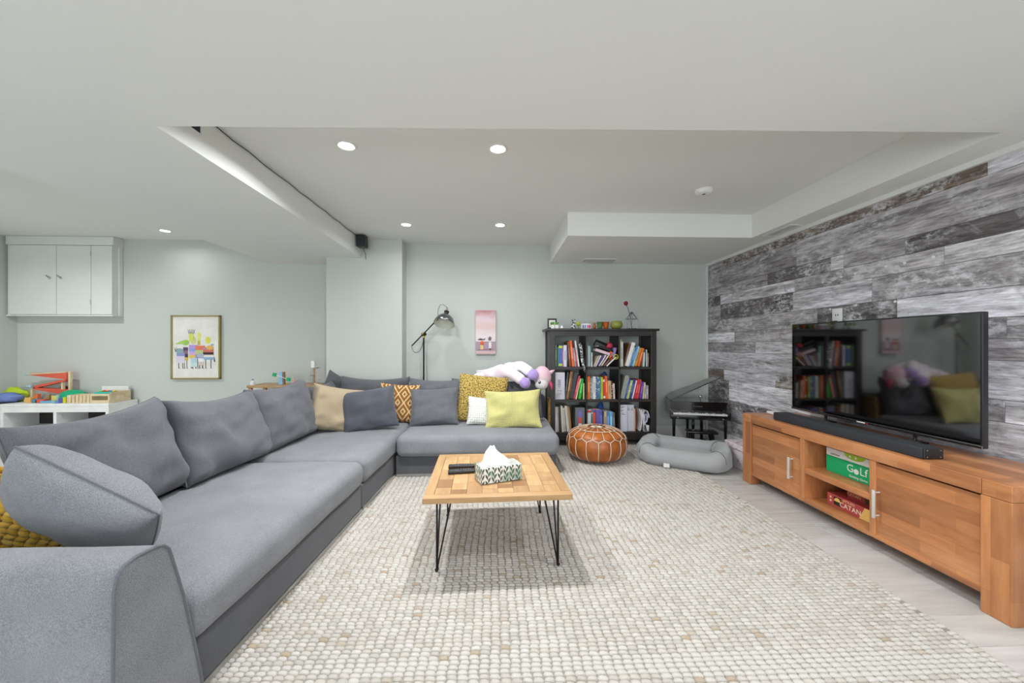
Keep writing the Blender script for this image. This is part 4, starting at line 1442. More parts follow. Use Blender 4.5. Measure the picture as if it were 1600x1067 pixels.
lay(1, 0, [(98, 318, '#d6d6de', 'wide white binder', 0, 'plain'), (16, 322, '#4a4e58', 'charcoal', 6), (20, 332, '#9a7440', 'golden brown', 9), (12, 330, '#5a4030', 'dark brown', 9),
           (40, 318, '#43464c', 'thick dark grey binder', 11, 'plain'), (20, 280, '#c24a54', 'red', 13), (12, 248, '#d9cfae', 'cream', 13), (28, 240, '#32b83a', 'bright green', 8), (10, 188, '#dfe0a0', 'short pale yellow', 0)], fill=0.355)
lay(1, 1, [(30, 272, '#ee7430', 'orange', 0), (20, 252, '#8f9a86', 'grey green patterned', 0, 'p'), (14, 246, '#9fa3a2', 'slim grey', 0), (28, 268, '#dcdfd8', 'white', 0), (34, 264, '#5570a4', 'blue patterned', 0, 'p'),
           (24, 256, '#3f7d8a', 'teal patterned', 0, 'p'), (20, 258, '#b9cc3a', 'lime', 0), (24, 236, '#d4463a', 'red and white', -2, '#efefef'), (28, 270, '#e2622a', 'tall orange', -2), (34, 216, '#cfa878', 'tan', -2),
           (24, 206, '#6b3a3a', 'maroon patterned', -2, 'p'), (18, 182, '#d6cfc2', 'short cream', -2)], fill=0.345)
lay(1, 2, [(34, 280, '#9a9d94', 'large grey', 14, 'plain'), (10, 262, '#d7e2f2', 'pale blue', 14), (14, 238, '#43519c', 'blue', 14), (20, 224, '#b4c46a', 'multicoloured', 14, 'p'), (28, 230, '#39478a', 'navy', 13),
           (9, 222, '#ecebf0', 'slim white', 13), (22, 228, '#c92f3a', 'red', 11), (20, 228, '#e0584e', 'light red', 10), (20, 204, '#6a3f9a', 'purple', 8), (12, 196, '#d9c9b0', 'cream', 5), (11, 172, '#e4dcd6', 'short white', 0), (20, 160, '#a09aa0', 'short grey', 0)], fill=0.355)
lay(2, 0, [(15, 296, '#e2ded8', 'white spiral notebook', 0, 'plain'), (13, 290, '#d2cdc6', 'ivory spiral notebook', -1, 'plain'), (16, 288, '#4a4644', 'black spiral notebook', -1, 'plain'), (18, 306, '#d9d2c6', 'cream notebook', -3, 'plain'),
           (16, 280, '#c9c2b6', 'stone notebook', -4, 'plain'), (20, 306, '#dcd6ce', 'thick ivory notebook', -6, 'plain'), (12, 302, '#b0926a', 'kraft notebook', -6, 'plain'), (10, 286, '#c98a3c', 'orange kraft notebook', -6, 'plain')], fill=.235)
lay(2, 1, [(38, 262, '#dfe4e2', 'white with red top', 0, '#d2443c'), (24, 262, '#4f8a9a', 'multicoloured', 0, 'p'), (26, 264, '#e0583a', 'red and blue', 0, '#4a62ae'), (44, 258, '#6f62ac', 'violet', -2, 'plain'), (24, 252, '#5a6cc0', 'periwinkle', -2),
           (13, 240, '#2a2f5a', 'navy', -2), (26, 236, '#c9b48c', 'tan', -1), (34, 236, '#5f8ac4', 'blue', -1), (28, 230, '#6fb4d6', 'light blue', -1), (20, 224, '#6a6a70', 'grey', -1), (7, 214, '#d9d24a', 'thin yellow', -1)], fill=0.345)
lay(2, 2, [(88, 314, '#d3d3db', 'white binder with printed lines', 0, 'plain'), (88, 314, '#cfcfd8', 'plainer white binder', 0, 'plain'), (14, 266, '#dfa07a', 'peach', 0, 'plain')])
# print on the white binders
def fronttext(mb, txt, size, x, y, z, rot=0):
    return text(mb, txt, size, TR((x, y, z), 0, 0, 0) @ Matrix.Rotation(R(90), 4, 'X') @ Matrix.Rotation(R(rot), 4, 'Z'), .0004)
for o_ in [q for q in bpy.data.objects if q.name.startswith('book') and q.get('label', '')]:
    lb = o_['label']; lx, ly, lz = o_.location
    if lb.startswith('wide white binder'):
        m_ = MB(); fronttext(m_, '1000', .05, lx + .05, ly - .001, lz + .185, 90); m_.build('lettering', M_black, o_)
        m_ = MB(); m_.tube([(lx + .05 + .024 * math.cos(a * .3), ly - .0006, lz + .10 + .024 * math.sin(a * .3)) for a in range(21)], .0012, 5, True)
        m_.box(lx + .027, lx + .073, ly - .001, ly, lz + .098, lz + .102); m_.build('emblem', M_pew, o_)
    if 'bottom right' in lb and 'binder' in lb:
        m_ = MB()
        rows_ = ((.29, .05), (.28, .03), (.25, .035), (.24, .03), (.215, .04), (.20, .05)) if 'lines' in lb else ((.272, .025), (.258, .025), (.245, .03))
        for (z, w) in rows_:
            m_.box(lx + .012, lx + .012 + w, ly - .0008, ly + .001, lz + z, lz + z + .0045)
            if 'lines' not in lb: m_.box(lx + .055, lx + .075, ly - .0008, ly + .001, lz + z, lz + z + .0045)
        m_.build('printed_lines', M_pew, o_)

# jumble in the top centre cube
x0 = 1.056
def loosebook(x, z, L, t, ang, col, cname, what='book', d=.19, pat=None, y=BY0 + .03, pages=True):
    root = thing('book', '%s %s in the jumble of the top centre cube' % (cname, what), 'book', (x, y, z), group='books in the bookcase')
    M = TR((x, y, z), 0, ang, 0); root.matrix_world = M; WM[root] = M
    mb = book_mb(t, L, d); mb.v = [(p[0] - t / 2, p[1], p[2] - L / 2) for p in mb.v]
    o = mb.build('cover_and_pages', [M_bookp if pat else M_book, M_paper], root, local=True); o.color = lin(col)
lay(0, 1, [(10, 296, '#b9aea2', 'slim stone', 0), (30, 246, '#b4d2d2', 'pale aqua', 0, 'plain'), (9, 240, '#5a8a86', 'slim teal', 0), (14, 166, '#e9d9dc', 'short blush', 0)])
zb = SHZ[0]
for (x, z, L, t, a, col, nm) in (
        (1.168, .062, .135, .013, 24, '#c9c0aa', 'oatmeal leaning'), (1.192, .066, .145, .012, 27, '#e6e2dc', 'white leaning'), (1.216, .070, .15, .013, 29, '#5b4a86', 'violet-edged leaning'),
        (1.244, .072, .152, .014, 32, '#dcd4dc', 'pale mauve leaning'), (1.274, .070, .15, .013, 35, '#d6cfc6', 'grey-white leaning'), (1.312, .066, .155, .014, 41, '#8d5a58', 'brick leaning'),
        (1.350, .060, .16, .014, 47, '#e9e4da', 'cream leaning')):
    loosebook(x, zb + z, L, t, a, col, nm)
loosebook(1.252, zb + .172, .19, .032, 108, '#dfc2cc', 'pink and white slanting')
loosebook(1.285, zb + .212, .19, .026, 110, '#1a1a1c', 'black slanting')
loosebook(1.345, zb + .135, .11, .03, 6, '#e4683c', 'small orange upright')
loosebook(1.382, zb + .165, .12, .034, 14, '#8f7ab4', 'purple and white upright')
# open black folder frame on top, red cap, yellow ring, chequered bag
m_ = MB(); m_.tube([(1.135, 4.43, zb + .255), (1.17, 4.43, zb + .315), (1.30, 4.43, zb + .262)], .009, 8); m_.tube([(1.14, 4.437, zb + .245), (1.172, 4.437, zb + .30), (1.30, 4.437, zb + .248)], .006, 8)
one('photo_frame', m_, M_iron, 'empty dark picture frame edge lying on the jumbled books', 'frame', smooth=40)
m_ = MB(); m_.ell((0, 0, 0), (.05, .05, .042), 16, 10, fn=lambda p: (p[0], p[1], max(p[2], -.7) + .1 * nz(p, 2, 3)))
one('cap', m_, M_flat, 'crumpled red cap on the jumbled books in the top centre cube', 'cap', loc=(1.335, 4.47, zb + .245), smooth=True, col='#b8374a')
m_ = MB(); m_.tube([(.024 * math.cos(k * PI / 8), 0, .028 * math.sin(k * PI / 8)) for k in range(16)], .004, 6, True)
one('ring_toy', m_, M_flat, 'yellow ring leaning in the top centre cube', 'toy ring', loc=(1.40, BY0 + .02, zb + .115), smooth=True, col='#e4dc4a')
m_ = MB()
vs_ = []; fs = []
for i in range(13):
    for k in range(7):
        u, v = i / 12, k / 6
        x = .955 + .055 * u + (.052 - .03 * u) * v + .006 * math.sin(u * 6 + v * 4)
        y = 4.405 + .03 * v + .010 * math.sin(u * 5 + v * 5)
        z = zb + .262 - .31 * u + .02 * math.sin(v * 5)
        vs_.append((min(x, 1.032), y - (.035 if u > .8 else 0), z))
for i in range(12):
    for k in range(6):
        q = i * 7 + k; fs.append((q, q + 1, q + 8, q + 7))
M_check = waffle('chequered_cloth', '#23262a', '#e4e6e6', 34, .3, .8)
bag = one('cloth_bag', m_.add(vs_, fs), M_check, 'black and white chequered cloth bag hanging over the top left shelf', 'bag', smooth=True)
md = bag.modifiers.new('thickness', 'SOLIDIFY'); md.thickness = .006
# clear file box and rolled cloth, blue pouches
fbx = thing('magazine_file', 'clear grey magazine file with a purple and red label in the bottom left cube', 'file box', (.975, 4.42, SHZ[2]))
o = MB().rbox(.918, 1.030, 4.41, 4.62, SHZ[2], SHZ[2] + .285, .004).build('file', M_book, fbx); o.color = lin('#6f7276')
for (z0, z1, c_) in ((.17, .25, '#7d70b8'), (.10, .17, '#d2554e'), (.055, .10, '#e9e6e2')):
    o = MB().box(.955, .992, 4.4085, 4.411, SHZ[2] + z0, SHZ[2] + z1).build('label', M_flat, fbx); o.color = lin(c_)
cl = thing('folded_cloth', 'rolled white cloth stuffed in the bottom right cube', 'cloth', (1.72, 4.45, SHZ[2]))
for k, (xo, r_) in enumerate(((1.672, .0), (1.69, .006), (1.708, .012))):
    m_ = MB(); prof_ = []
    for i in range(15):
        t = i / 14
        prof_.append((xo + .03 * math.sin(t * PI) * (1 - .3 * k) + r_ + .05 * (1 - t) ** 3 * (1 if k else .2), SHZ[2] + .006 + .262 * t - .01 * k))
    poly = prof_ + [(x + .014, z) for (x, z) in reversed(prof_)]
    m_.prism(poly, 4.41, 4.60, 'y'); o = m_.build('fold', M_flat, cl, smooth=40); o.color = lin(('#cfd0cc', '#dcdde0', '#c3c4cc')[k])
m_ = MB(); sp = []
for i in range(36):
    a = i / 35 * 3.1 * PI; r_ = .052 - .013 * a / PI
    sp.append((1.752 + r_ * .8 * math.cos(a), SHZ[2] + .16 + r_ * 1.9 * math.sin(a)))
for i in range(35):
    (xa, za), (xb, zb_) = sp[i], sp[i + 1]
    m_.prism([(xa, za), (xb, zb_), (xb + .007, zb_ + .004), (xa + .007, za + .004)], 4.405, 4.6, 'y')
m_.prism([(1.735, SHZ[2] + .002), (1.795, SHZ[2] + .002), (1.80, SHZ[2] + .07), (1.74, SHZ[2] + .08)], 4.41, 4.6, 'y')
o = m_.build('roll', M_flat, cl); o.color = lin('#dadbe2')
for (x, y, z, s_, lb) in ((1.33, 4.66, SHZ[1] + .10, (.07, .06, .20), 'blue pouch behind the books in the middle centre cube'), (1.29, 4.68, SHZ[2] + .10, (.06, .05, .21), 'blue pouch behind the books in the bottom centre cube')):
    m_ = MB(); m_.ell((0, 0, 0), s_, 16, 12, fn=lambda p: (p[0] * (1 + .3 * nz(p, 2, 4)), p[1], max(-.5, p[2] + .2 * nz(p, 2.5, 1))))
    one('pouch', m_, M_flat, lb, 'pouch', 'blue pouches', (x, y, z), True, '#3a62b0')

# ------------------------------------------------------------------ on top of the bookcase
TB = 1.3925
fr = thing('photo_frame', 'small black photo frame at the left end of the bookcase top', 'frame', (.655, 4.50, TB))
MB().rbox(.60, .71, 4.49, 4.505, TB, TB + .125, .003).build('frame', M_black, fr)
MB().box(.618, .692, 4.4885, 4.491, TB + .02, TB + .105).build('mat_board', M_paper, fr)
MB().box(.635, .675, 4.4875, 4.489, TB + .04, TB + .085).build('photo', M_pew, fr)
for k, x in enumerate((.655, .705)):
    pt = thing('planter_pot', ('left' if not k else 'right') + ' small white planter of the pair in front of the photo frame', 'planter', (x, 4.43, TB), group='small planters')
    MB().lathe([(.018, 0), (.024, .002), (.026, .045), (.022, .045), (.021, .038)], 6).build('pot', M_white, pt, local=True)
    m_ = MB(); random.seed(k)
    for j in range(9):
        a = j * 2.4; m_.ell((0, 0, 0), (.005, .003, .022), 6, 4, M=TR((.012 * math.cos(a), .012 * math.sin(a), .058), 22 * math.sin(a), 22 * math.cos(a), 0))
    o = m_.build('leaves', M_flat, pt, smooth=True, local=True); o.color = lin('#5c9a34')
m_ = MB(); m_.lathe([(.012, 0), (.02, .004), (.021, .02), (.014, .03), (.02, .04)], 12, c=(0, 0, 0))
one('mini_jar', m_, M_white, 'tiny white jar right of the small planters', 'jar', loc=(.765, 4.44, TB), smooth=40)
ow = thing('cat_figurine', 'dark striped cat figurine with pointed ears on the bookcase', 'figurine', (.905, 4.45, TB))
m_ = MB(); m_.lathe([(.024, 0), (.027, .01), (.024, .05), (.019, .07), (.023, .085), (.021, .10), (.008, .108)], 16); m_.build('body', M_check, ow, smooth=True, local=True)
for sx in (-1, 1): MB().lathe([(.009, 0), (.001, .02)], 8, c=(sx * .014, 0, .098)).build('ear', M_black, ow, local=True)
m_ = MB(); m_.tube([(0, 0, 0), (0, 0, .04)], .002, 6); 
yf = thing('toy_flower', 'yellow pompom on a stem beside the cat figurine', 'ornament', (.962, 4.46, TB))
m_.build('stem', M_iron, yf, local=True)
m_ = MB(); m_.ell((0, 0, .06), (.024, .02, .024), 14, 10, fn=lambda p: tuple(q * (1 + .12 * nz(p, 5, 1)) for q in p)); o = m_.build('pompom', M_flat, yf, smooth=True, local=True); o.color = lin('#b9c024')
hs = thing('toy_house', 'little white toy house with coloured windows on the bookcase', 'toy', (1.05, 4.45, TB))
MB().prism([(-.055, 0), (.055, 0), (.055, .05), (.04, .062), (-.04, .062), (-.055, .05)], -.02, .02, 'y').build('walls', M_white, hs, local=True)
for x, c_ in ((-.035, '#7d62b0'), (-.01, '#5f9ac4'), (.02, '#d06a9a'), (.042, '#d2305a')):
    o = MB().box(x - .009, x + .009, -.0215, -.019, .008, .045).build('window', M_flat, hs, local=True); o.color = lin(c_)
br_ = thing('bear_figurine', 'small brown wooden bear figurine left of the green cup', 'figurine', (1.155, 4.45, TB))
m_ = MB(); m_.ell((0, 0, .026), (.02, .018, .027)); m_.ell((0, -.002, .058), (.015, .014, .014)); o = m_.build('body', M_shiny, br_, smooth=True, local=True); o.color = lin('#a5682c')
for sx in (-1, 1):
    o = MB().ell((sx * .011, 0, .07), (.005, .004, .005), 8, 6).build('ear', M_shiny, br_, smooth=True, local=True); o.color = lin('#6b3d18')
cup = [(.022, 0), (.026, .002), (.034, .045), (.038, .078), (.041, .08), (.039, .083), (.035, .078), (.030, .04), (.020, .006)]
for x, c_, lb in ((1.222, '#5c7a4e', 'green glazed cup on the bookcase'), (1.293, '#c2622a', 'amber orange glazed cup right of the green cup')):
    m_ = MB(); m_.lathe(cup, 24, close=False); m_.lathe([(0.0001, .003), (.022, .0)], 24, close=False)
    one('cup', m_, M_shiny, lb, 'cup', 'glazed cups', (x, 4.45, TB), True, c_)
m_ = MB(); m_.lathe([(.035, 0), (.05, .004), (.068, .03), (.072, .052), (.064, .08), (.055, .092), (.052, .092), (.060, .075), (.066, .05), (.06, .028), (.03, .008)], 32)
one('bowl', m_, M_shiny, 'round olive gold bowl on the bookcase', 'bowl', None, (1.422, 4.46, TB), True, '#8f9243')
ln = thing('wire_lantern', 'birdcage-like wire lantern at the right end of the bookcase top', 'lantern', (1.608, 4.46, TB))
hx = [(.072 * math.cos(k * PI / 3), .072 * math.sin(k * PI / 3)) for k in range(6)]
for k in range(6):
    (x, y), (x2, y2) = hx[k], hx[(k + 1) % 6]
    MB().tube([(x, y, 0), (x, y, .118), (x * .22, y * .22, .185)], .0028, 6).build('upright_wire', M_pew, ln, local=True)
    MB().tube([(x, y, .118), (x2, y2, .118)], .0028, 6).build('ring_wire', M_pew, ln, local=True)
    MB().tube([(x, y, .003), (x2, y2, .003)], .0028, 6).build('ring_wire', M_pew, ln, local=True)
MB().lathe([(.02, .18), (.022, .186), (.012, .20), (.004, .205)], 12).build('finial', M_pew, ln, local=True)
fl = thing('red_flower', 'dark red artificial flower leaning out of the wire lantern', 'flower', (1.60, 4.46, TB))
MB().tube([(.01, 0, .005), (-.01, 0, .15), (-.04, 0, .25), (-.058, 0, .285)], .003, 6).build('stem', M_iron, fl, smooth=True, local=True)
m_ = MB(); m_.ell((-.063, 0, .305), (.026, .024, .026), 16, 12, fn=lambda p: tuple(q * (1 + .2 * nz(p, 4, 2)) for q in p)); o = m_.build('bloom', M_flat, fl, smooth=True, local=True); o.color = lin('#8a1226')
# ------------------------------------------------------------------ floor lamp
fl_ = thing('floor_lamp', 'black floor lamp with brass joint and pewter dome shade behind the sofa', 'floor lamp', (-.892, 4.62, 0))
MB().lathe([(.13, 0), (.13, .012), (.02, .02)], 32, c=(-.892, 4.62, .0)).build('base', M_iron, fl_, smooth=40)
MB().tube([(-.892, 4.62, .015), (-.892, 4.62, 1.30)], .0105, 12).build('pole', M_iron, fl_, smooth=40)
A, B = Vector((-1.035, 4.62, 1.19)), Vector((-.70, 4.56, 1.525))
MB().tube([A, B], .0075, 10).build('arm', M_iron, fl_, smooth=40)
m_ = MB(); m_.ell((-.898, 4.615, 1.33), (.026, .026, .026)); m_.lathe([(.016, 1.29), (.016, 1.32)], 14, c=(-.892, 4.62, 0)); jt = m_.build('joint', M_brass, fl_, smooth=40)
MB().lathe([(.0, 0), (.02, .0), (.02, .02), (.0, .02)], 14, M=TR((-.87, 4.605, 1.33), 90, 0, -30)).build('joint_knob', M_iron, jt, smooth=40)
Ms = TR((-.628, 4.52, 1.475), -26, 8, 0)
sh = MB(); sh.lathe([(.122, -.03), (.124, -.026), (.119, .0), (.10, .045), (.068, .078), (.04, .088), (.022, .092)], 36, M=Ms, close=False)
sho = sh.build('shade', M_pew, fl_, smooth=True)
MB().lathe([(.121, -.029), (.116, .0), (.097, .042), (.066, .073), (.03, .083), (.001, .084)], 36, M=Ms, close=False).build('shade_inside', M_lamp_in, sho, smooth=True)
MB().lathe([(.024, .09), (.026, .096), (.026, .112), (.022, .115), (.022, .13), (.03, .133), (.03, .146), (.02, .15)], 20, M=Ms).build('socket', M_iron, fl_, smooth=40)
MB().lathe([(.013, .148), (.013, .18), (.008, .195), (.001, .198)], 16, M=Ms).build('cap', M_chrome, fl_, smooth=40)
cp = [Ms @ Vector((0, 0, .195)), Vector((-.65, 4.60, 1.69)), Vector((-.69, 4.59, 1.685)), Vector((-.715, 4.575, 1.61)), Vector((-.71, 4.56, 1.53))]
MB().tube(cp, .003, 6).build('cord', M_iron, fl_, smooth=True)
cp = [A] + [Vector((-1.035 + .07 * (1 - math.cos(k / 8 * PI)) , 4.615, 1.19 - .095 * math.sin(k / 8 * PI) + .11 * (k / 8) ** 3)) for k in range(1, 9)] + [Vector((-.905, 4.61, 1.30))]
MB().tube(cp, .003, 6).build('cord', M_iron, fl_, smooth=True)

# ------------------------------------------------------------------ small canvas on the back wall
cv = thing('canvas_picture', 'narrow pink painted canvas with two small figures above the sofa', 'picture', (-.145, 4.765, 1.36))
MB().rbox(-.125, .125, -.028, .014, -.275, .275, .003).build('canvas', M_canvas, cv, local=True)
yf_ = -.0292
o = MB().box(-.124, .124, yf_, yf_ + .001, -.235, -.12).build('painted_fence', M_flat, cv, local=True); o.color = lin('#a892a0')
o = MB().box(-.124, .124, yf_ - .0004, yf_ + .0005, -.123, -.119).build('painted_line', M_flat, cv, local=True); o.color = lin('#5a4a55')
o = MB().prism([(-.11, -.225), (.0, -.222), (.11, -.215), (.08, -.205), (-.08, -.212)], yf_ - .0004, yf_ + .0005, 'y').build('painted_ground', M_flat, cv, local=True); o.color = lin('#9a6a74')
def fig(nm, poly, col):
    o = MB().prism(poly, yf_ - .0012, yf_ + .0002, 'y').build(nm, M_flat, cv, local=True); o.color = lin(col)
fig('painted_figure', [(-.065, -.215), (-.03, -.215), (-.03, -.15), (-.065, -.15)], '#e2c27a')
fig('painted_coat', [(-.07, -.155), (-.025, -.16), (-.012, -.125), (-.04, -.108), (-.066, -.118)], '#dd6038')
fig('painted_hair', [(-.105, -.095), (-.07, -.075), (-.03, -.085), (.0, -.075), (-.01, -.095), (-.06, -.103)], '#5d4a50')
fig('painted_figure', [(.04, -.205), (.068, -.205), (.072, -.13), (.05, -.118), (.036, -.135)], '#e6dcdc')
fig('painted_hair', [(.036, -.105), (.03, -.075), (.052, -.05), (.074, -.07), (.066, -.105)], '#6f6066')
fig('painted_legs', [(.045, -.222), (.066, -.222), (.062, -.2), (.048, -.2)], '#4a3038')

# ------------------------------------------------------------------ framed animal print on the far left wall
pr = thing('framed_print', 'gold framed print of a crowd of dressed cartoon animals on the left wall', 'picture', (-3.832, 4.965, 1.172))
PW_, PHh = .302, .405
for a in ((-PW_, PW_, PHh - .016, PHh), (-PW_, PW_, -PHh, -PHh + .016), (-PW_, -PW_ + .016, -PHh, PHh), (PW_ - .016, PW_, -PHh, PHh)):
    MB().rbox(a[0], a[1], -.022, .012, a[2], a[3], .002).build('frame_bar', M_gold, pr, local=True)
MB().box(-PW_ + .01, PW_ - .01, -.008, .01, -PHh + .01, PHh - .01).build('paper_sheet', M_paper, pr, local=True)
def disc(cx_, cz_, rx_, rz_, n=14, rot=0):
    return [(cx_ + rx_ * math.cos(2 * PI * k / n) * math.cos(rot) - rz_ * math.sin(2 * PI * k / n) * math.sin(rot), cz_ + rx_ * math.cos(2 * PI * k / n) * math.sin(rot) + rz_ * math.sin(2 * PI * k / n) * math.cos(rot)) for k in range(n)]
lay_y = [-.0084]
def ink(poly, col, nm='printed_shape'):
    lay_y[0] -= .00006
    o = MB().prism(poly, lay_y[0], -.0078, 'y').build(nm, M_flat, pr, local=True); o.color = lin(col)
def rect(x0, x1, z0, z1): return [(x0, z0), (x1, z0), (x1, z1), (x0, z1)]
# bodies in stripes; units: print half width .28, half height .39
def animal(x, z, w, h, cols, head, hc, legs='#4a4a58'):
    if z - h < -.12:
        for s_ in (-.25, .25):
            ink(rect(x + w * s_ - .004, x + w * s_ + .004, -.262, z - h), legs, 'printed_leg')
            ink([(x + w * s_ - .004, -.27), (x + w * s_ + .014, -.27), (x + w * s_ + .004, -.258)], legs, 'printed_foot')
    for i, c_ in enumerate(cols):
        z1 = z - h * i / len(cols)
        ink(rect(x - w / 2, x + w / 2, z1 - h / len(cols), z1), c_, 'printed_jumper')
    ink(head, hc, 'printed_head')
animal(-.03, .03, .11, .17, ['#b79ad6', '#8fa3d8', '#c9a8dc', '#e2c05a'], disc(-.03, .085, .036, .05), '#cfd08a')
animal(.055, .02, .12, .17, ['#e07a60', '#b7c98a', '#9a8fc8'], disc(.055, .07, .035, .035), '#e4e8ee')
animal(-.125, .0, .06, .17, ['#5a4660', '#8a6a7a', '#4a3a55', '#c9b04a'], disc(-.125, .06, .045, .036), '#9cc65a')
ink([(-.14, .045), (-.24, .035), (-.245, .05), (-.16, .085), (-.12, .095)], '#a5cf62', 'printed_head')
animal(-.185, -.07, .10, .13, ['#8f97c4', '#d9cfe0', '#d9cfe0'], disc(-.2, -.045, .05, .032), '#8fa6b0')
ink([(-.24, -.05), (-.262, .0), (-.25, -.06)], '#2e3038', 'printed_horn')
ink([(-.225, -.03), (-.24, .0), (-.228, -.04)], '#2e3038', 'printed_horn')
animal(.155, .0, .13, .16, ['#b48aa0', '#d2725e', '#3a3038', '#e6dcd0', '#8fb0d0'], disc(.15, .09, .03, .045), '#d9d84a')
ink(disc(.175, -.005, .045, .03), '#e0b25a', 'printed_head'); ink(disc(.205, .03, .02, .014), '#9ab4cc', 'printed_ear')
animal(-.055, .13, .05, .05, ['#d4d860'], disc(-.055, .14, .032, .04), '#d2dc62')
animal(.04, .13, .035, .1, ['#dcdc6a', '#c9b44a'], disc(.04, .15, .022, .045), '#e2e07a')
animal(.065, -.14, .07, .09, ['#e9e9e9', '#cfc4bc'], disc(.06, -.105, .045, .03), '#a9b6c4')
animal(-.02, -.14, .08, .11, ['#b8d0d8', '#c9dcd8'], disc(-.02, -.15, .03, .02), '#b8d0d8')
for k in range(5):
    ink([(-.085 + k * .015, .17), (-.095 + k * .02, .225), (-.08 + k * .015, .175)], '#4a4a66', 'printed_hair')
ink([(.23, -.12), (.24, -.19), (.226, -.18)], '#2e2e36', 'printed_tail')

# ------------------------------------------------------------------ wall cabinet
cb = thing('wall_cabinet', 'pale grey wall cabinet with two doors high in the left corner', 'cabinet', (-5.38, 4.91, 1.555))
M_cab = mat('cabinet_paint', '#dcded9', .6, col2='#d8dbd6', ns=3)
CF = 4.85
MB().box(-6.0, -4.765, CF + .02, 4.978, 1.57, 2.44).build('body', M_cab, cb)
MB().rbox(-6.0, -4.735, CF - .005, 4.978, 2.43, 2.537, .006).build('crown', M_cab, cb)
MB().rbox(-6.0, -4.74, CF, 4.978, 1.555, 1.572, .004).build('bottom_board', M_cab, cb)
MB().rbox(-4.77, -4.742, 4.93, 4.978, 1.572, 2.43, .004).build('side_trim', M_cab, cb)
for (a, b_) in ((-5.955, -5.413), (-5.407, -5.005), (-5.0, -4.755)):
    d = MB().rbox(a, b_, CF, CF + .02, 1.576, 2.425, .003).build('door' if b_ < -4.9 else 'filler_panel', M_cab, cb)
for x in (-5.485, -5.355):
    m_ = MB(); m_.tube([(x, CF + .002, 2.035), (x, CF - .018, 2.033)], .006, 8); m_.tube([(x - .022, CF - .02, 2.05), (x + .022, CF - .02, 2.015)], .0085, 10)
    m_.build('knob', M_chrome, cb, smooth=40)
for z in (2.33, 1.73):
    MB().rbox(-5.009, -4.997, CF - .007, CF + .006, z - .03, z + .03, .003).build('hinge', M_chrome, cb)

# ------------------------------------------------------------------ toy shelf with toys
ts = thing('toy_shelf', 'low white shelf unit covered with toys along the left wall', 'shelf', (-5.15, 4.79, 0))
SX0, SX1, SY0, SY1, STZ = -5.76, -4.55, 4.60, 4.965, .515
MB().rbox(SX0, SX1, SY0, SY1, STZ - .03, STZ, .003).build('top_board', M_white, ts)
for x in (SX0, -5.17, SX1 - .035):
    MB().rbox(x, x + .035, SY0 + .003, SY1, 0, STZ - .03, .003).build('upright', M_white, ts)
MB().rbox(SX0 + .035, SX1 - .035, SY0 + .004, SY0 + .022, STZ - .1, STZ - .03, .002).build('front_rail', M_white, ts)
MB().rbox(SX0 + .035, SX1 - .035, SY0 + .01, SY1 - .005, .2, .22, .002).build('shelf', M_white, ts)
MB().rbox(SX0 + .035, SX1 - .035, SY1 - .015, SY1 - .005, .0, STZ - .03, .002).build('back_panel', M_espresso, ts)
T0 = STZ + .0008
br = thing('toy_ball_run', 'red zigzag wooden ball run toy with pale posts', 'toy', (-5.45, 4.86, T0))
def ramp_(x0, z0, x1, z1, wide, nm='ramp'):
    o = MB().prism([(x0, z0 - .012), (x1, z1 - .012 - wide), (x1, z1 + .012 + wide), (x0, z0 + .012)], 4.83, 4.89, 'y').build(nm, M_flat, br); o.color = lin('#d9614a')
ramp_(-5.70, .845, -5.27, .82, .03); ramp_(-5.28, .77, -5.66, .685, .004); ramp_(-5.66, .67, -5.24, .615, .02)
o = MB().prism([(-5.72, .836), (-5.27, .862), (-5.27, .875), (-5.72, .852)], 4.825, 4.835, 'y').build('side_rail', M_beech, br)
for x, z1 in ((-5.255, .875), (-5.34, .75), (-5.70, .66)):
    MB().rbox(x - .012, x + .012, 4.845, 4.875, T0, z1, .003).build('post', M_beech, br)
for x, z in ((-5.745, .842), (-5.735, .69)):
    m_ = MB(); m_.lathe([(0.001, -.03), (.014, -.03), (.014, .03), (.001, .03)], 12, M=TR((x, 4.86, z), 0, 90, 0)); o = m_.build('end_cup', M_flat, br, smooth=40); o.color = lin('#a9c6cf')
def lump(name, c, r, col, label, cat='toy', seed=1, group='toys on the white shelf', amt=.38, n=26):
    m_ = MB(); m_.ell((0, 0, 0), r, n, 12, fn=lambda p: (p[0] * (1 + amt * nz(p, 1.6, seed)), p[1], max(-.92, p[2] + amt * nz(p, 2.2, seed + 1) + amt * .5 * nz(p, 5.5, seed + 2))))
    return one(name, m_, M_flat, label, cat, group, c, True, col)
lump('cloth_bag', (-5.84, 4.72, T0 + .055), (.16, .10, .06), '#6d80b8', 'crumpled blue cloth bag at the left end of the toy shelf', 'bag', 3)
lump('cloth_bag', (-5.88, 4.84, T0 + .075), (.13, .07, .085), '#b9cf2c', 'lime and green cloth bag behind the blue bag', 'bag', 7)
m_ = MB(); m_.lathe([(.0, 0), (.17, .0), (.172, .015), (.15, .055), (.10, .09), (.05, .105), (.001, .11)], 32)
m_.v = [(x, y * .62, z) for x, y, z in m_.v]
one('toy_bowl', m_, M_shiny, 'upturned glossy green plastic dome on the toy shelf', 'toy', 'toys on the white shelf', (-5.19, 4.83, T0 + .03), True, '#17a575')
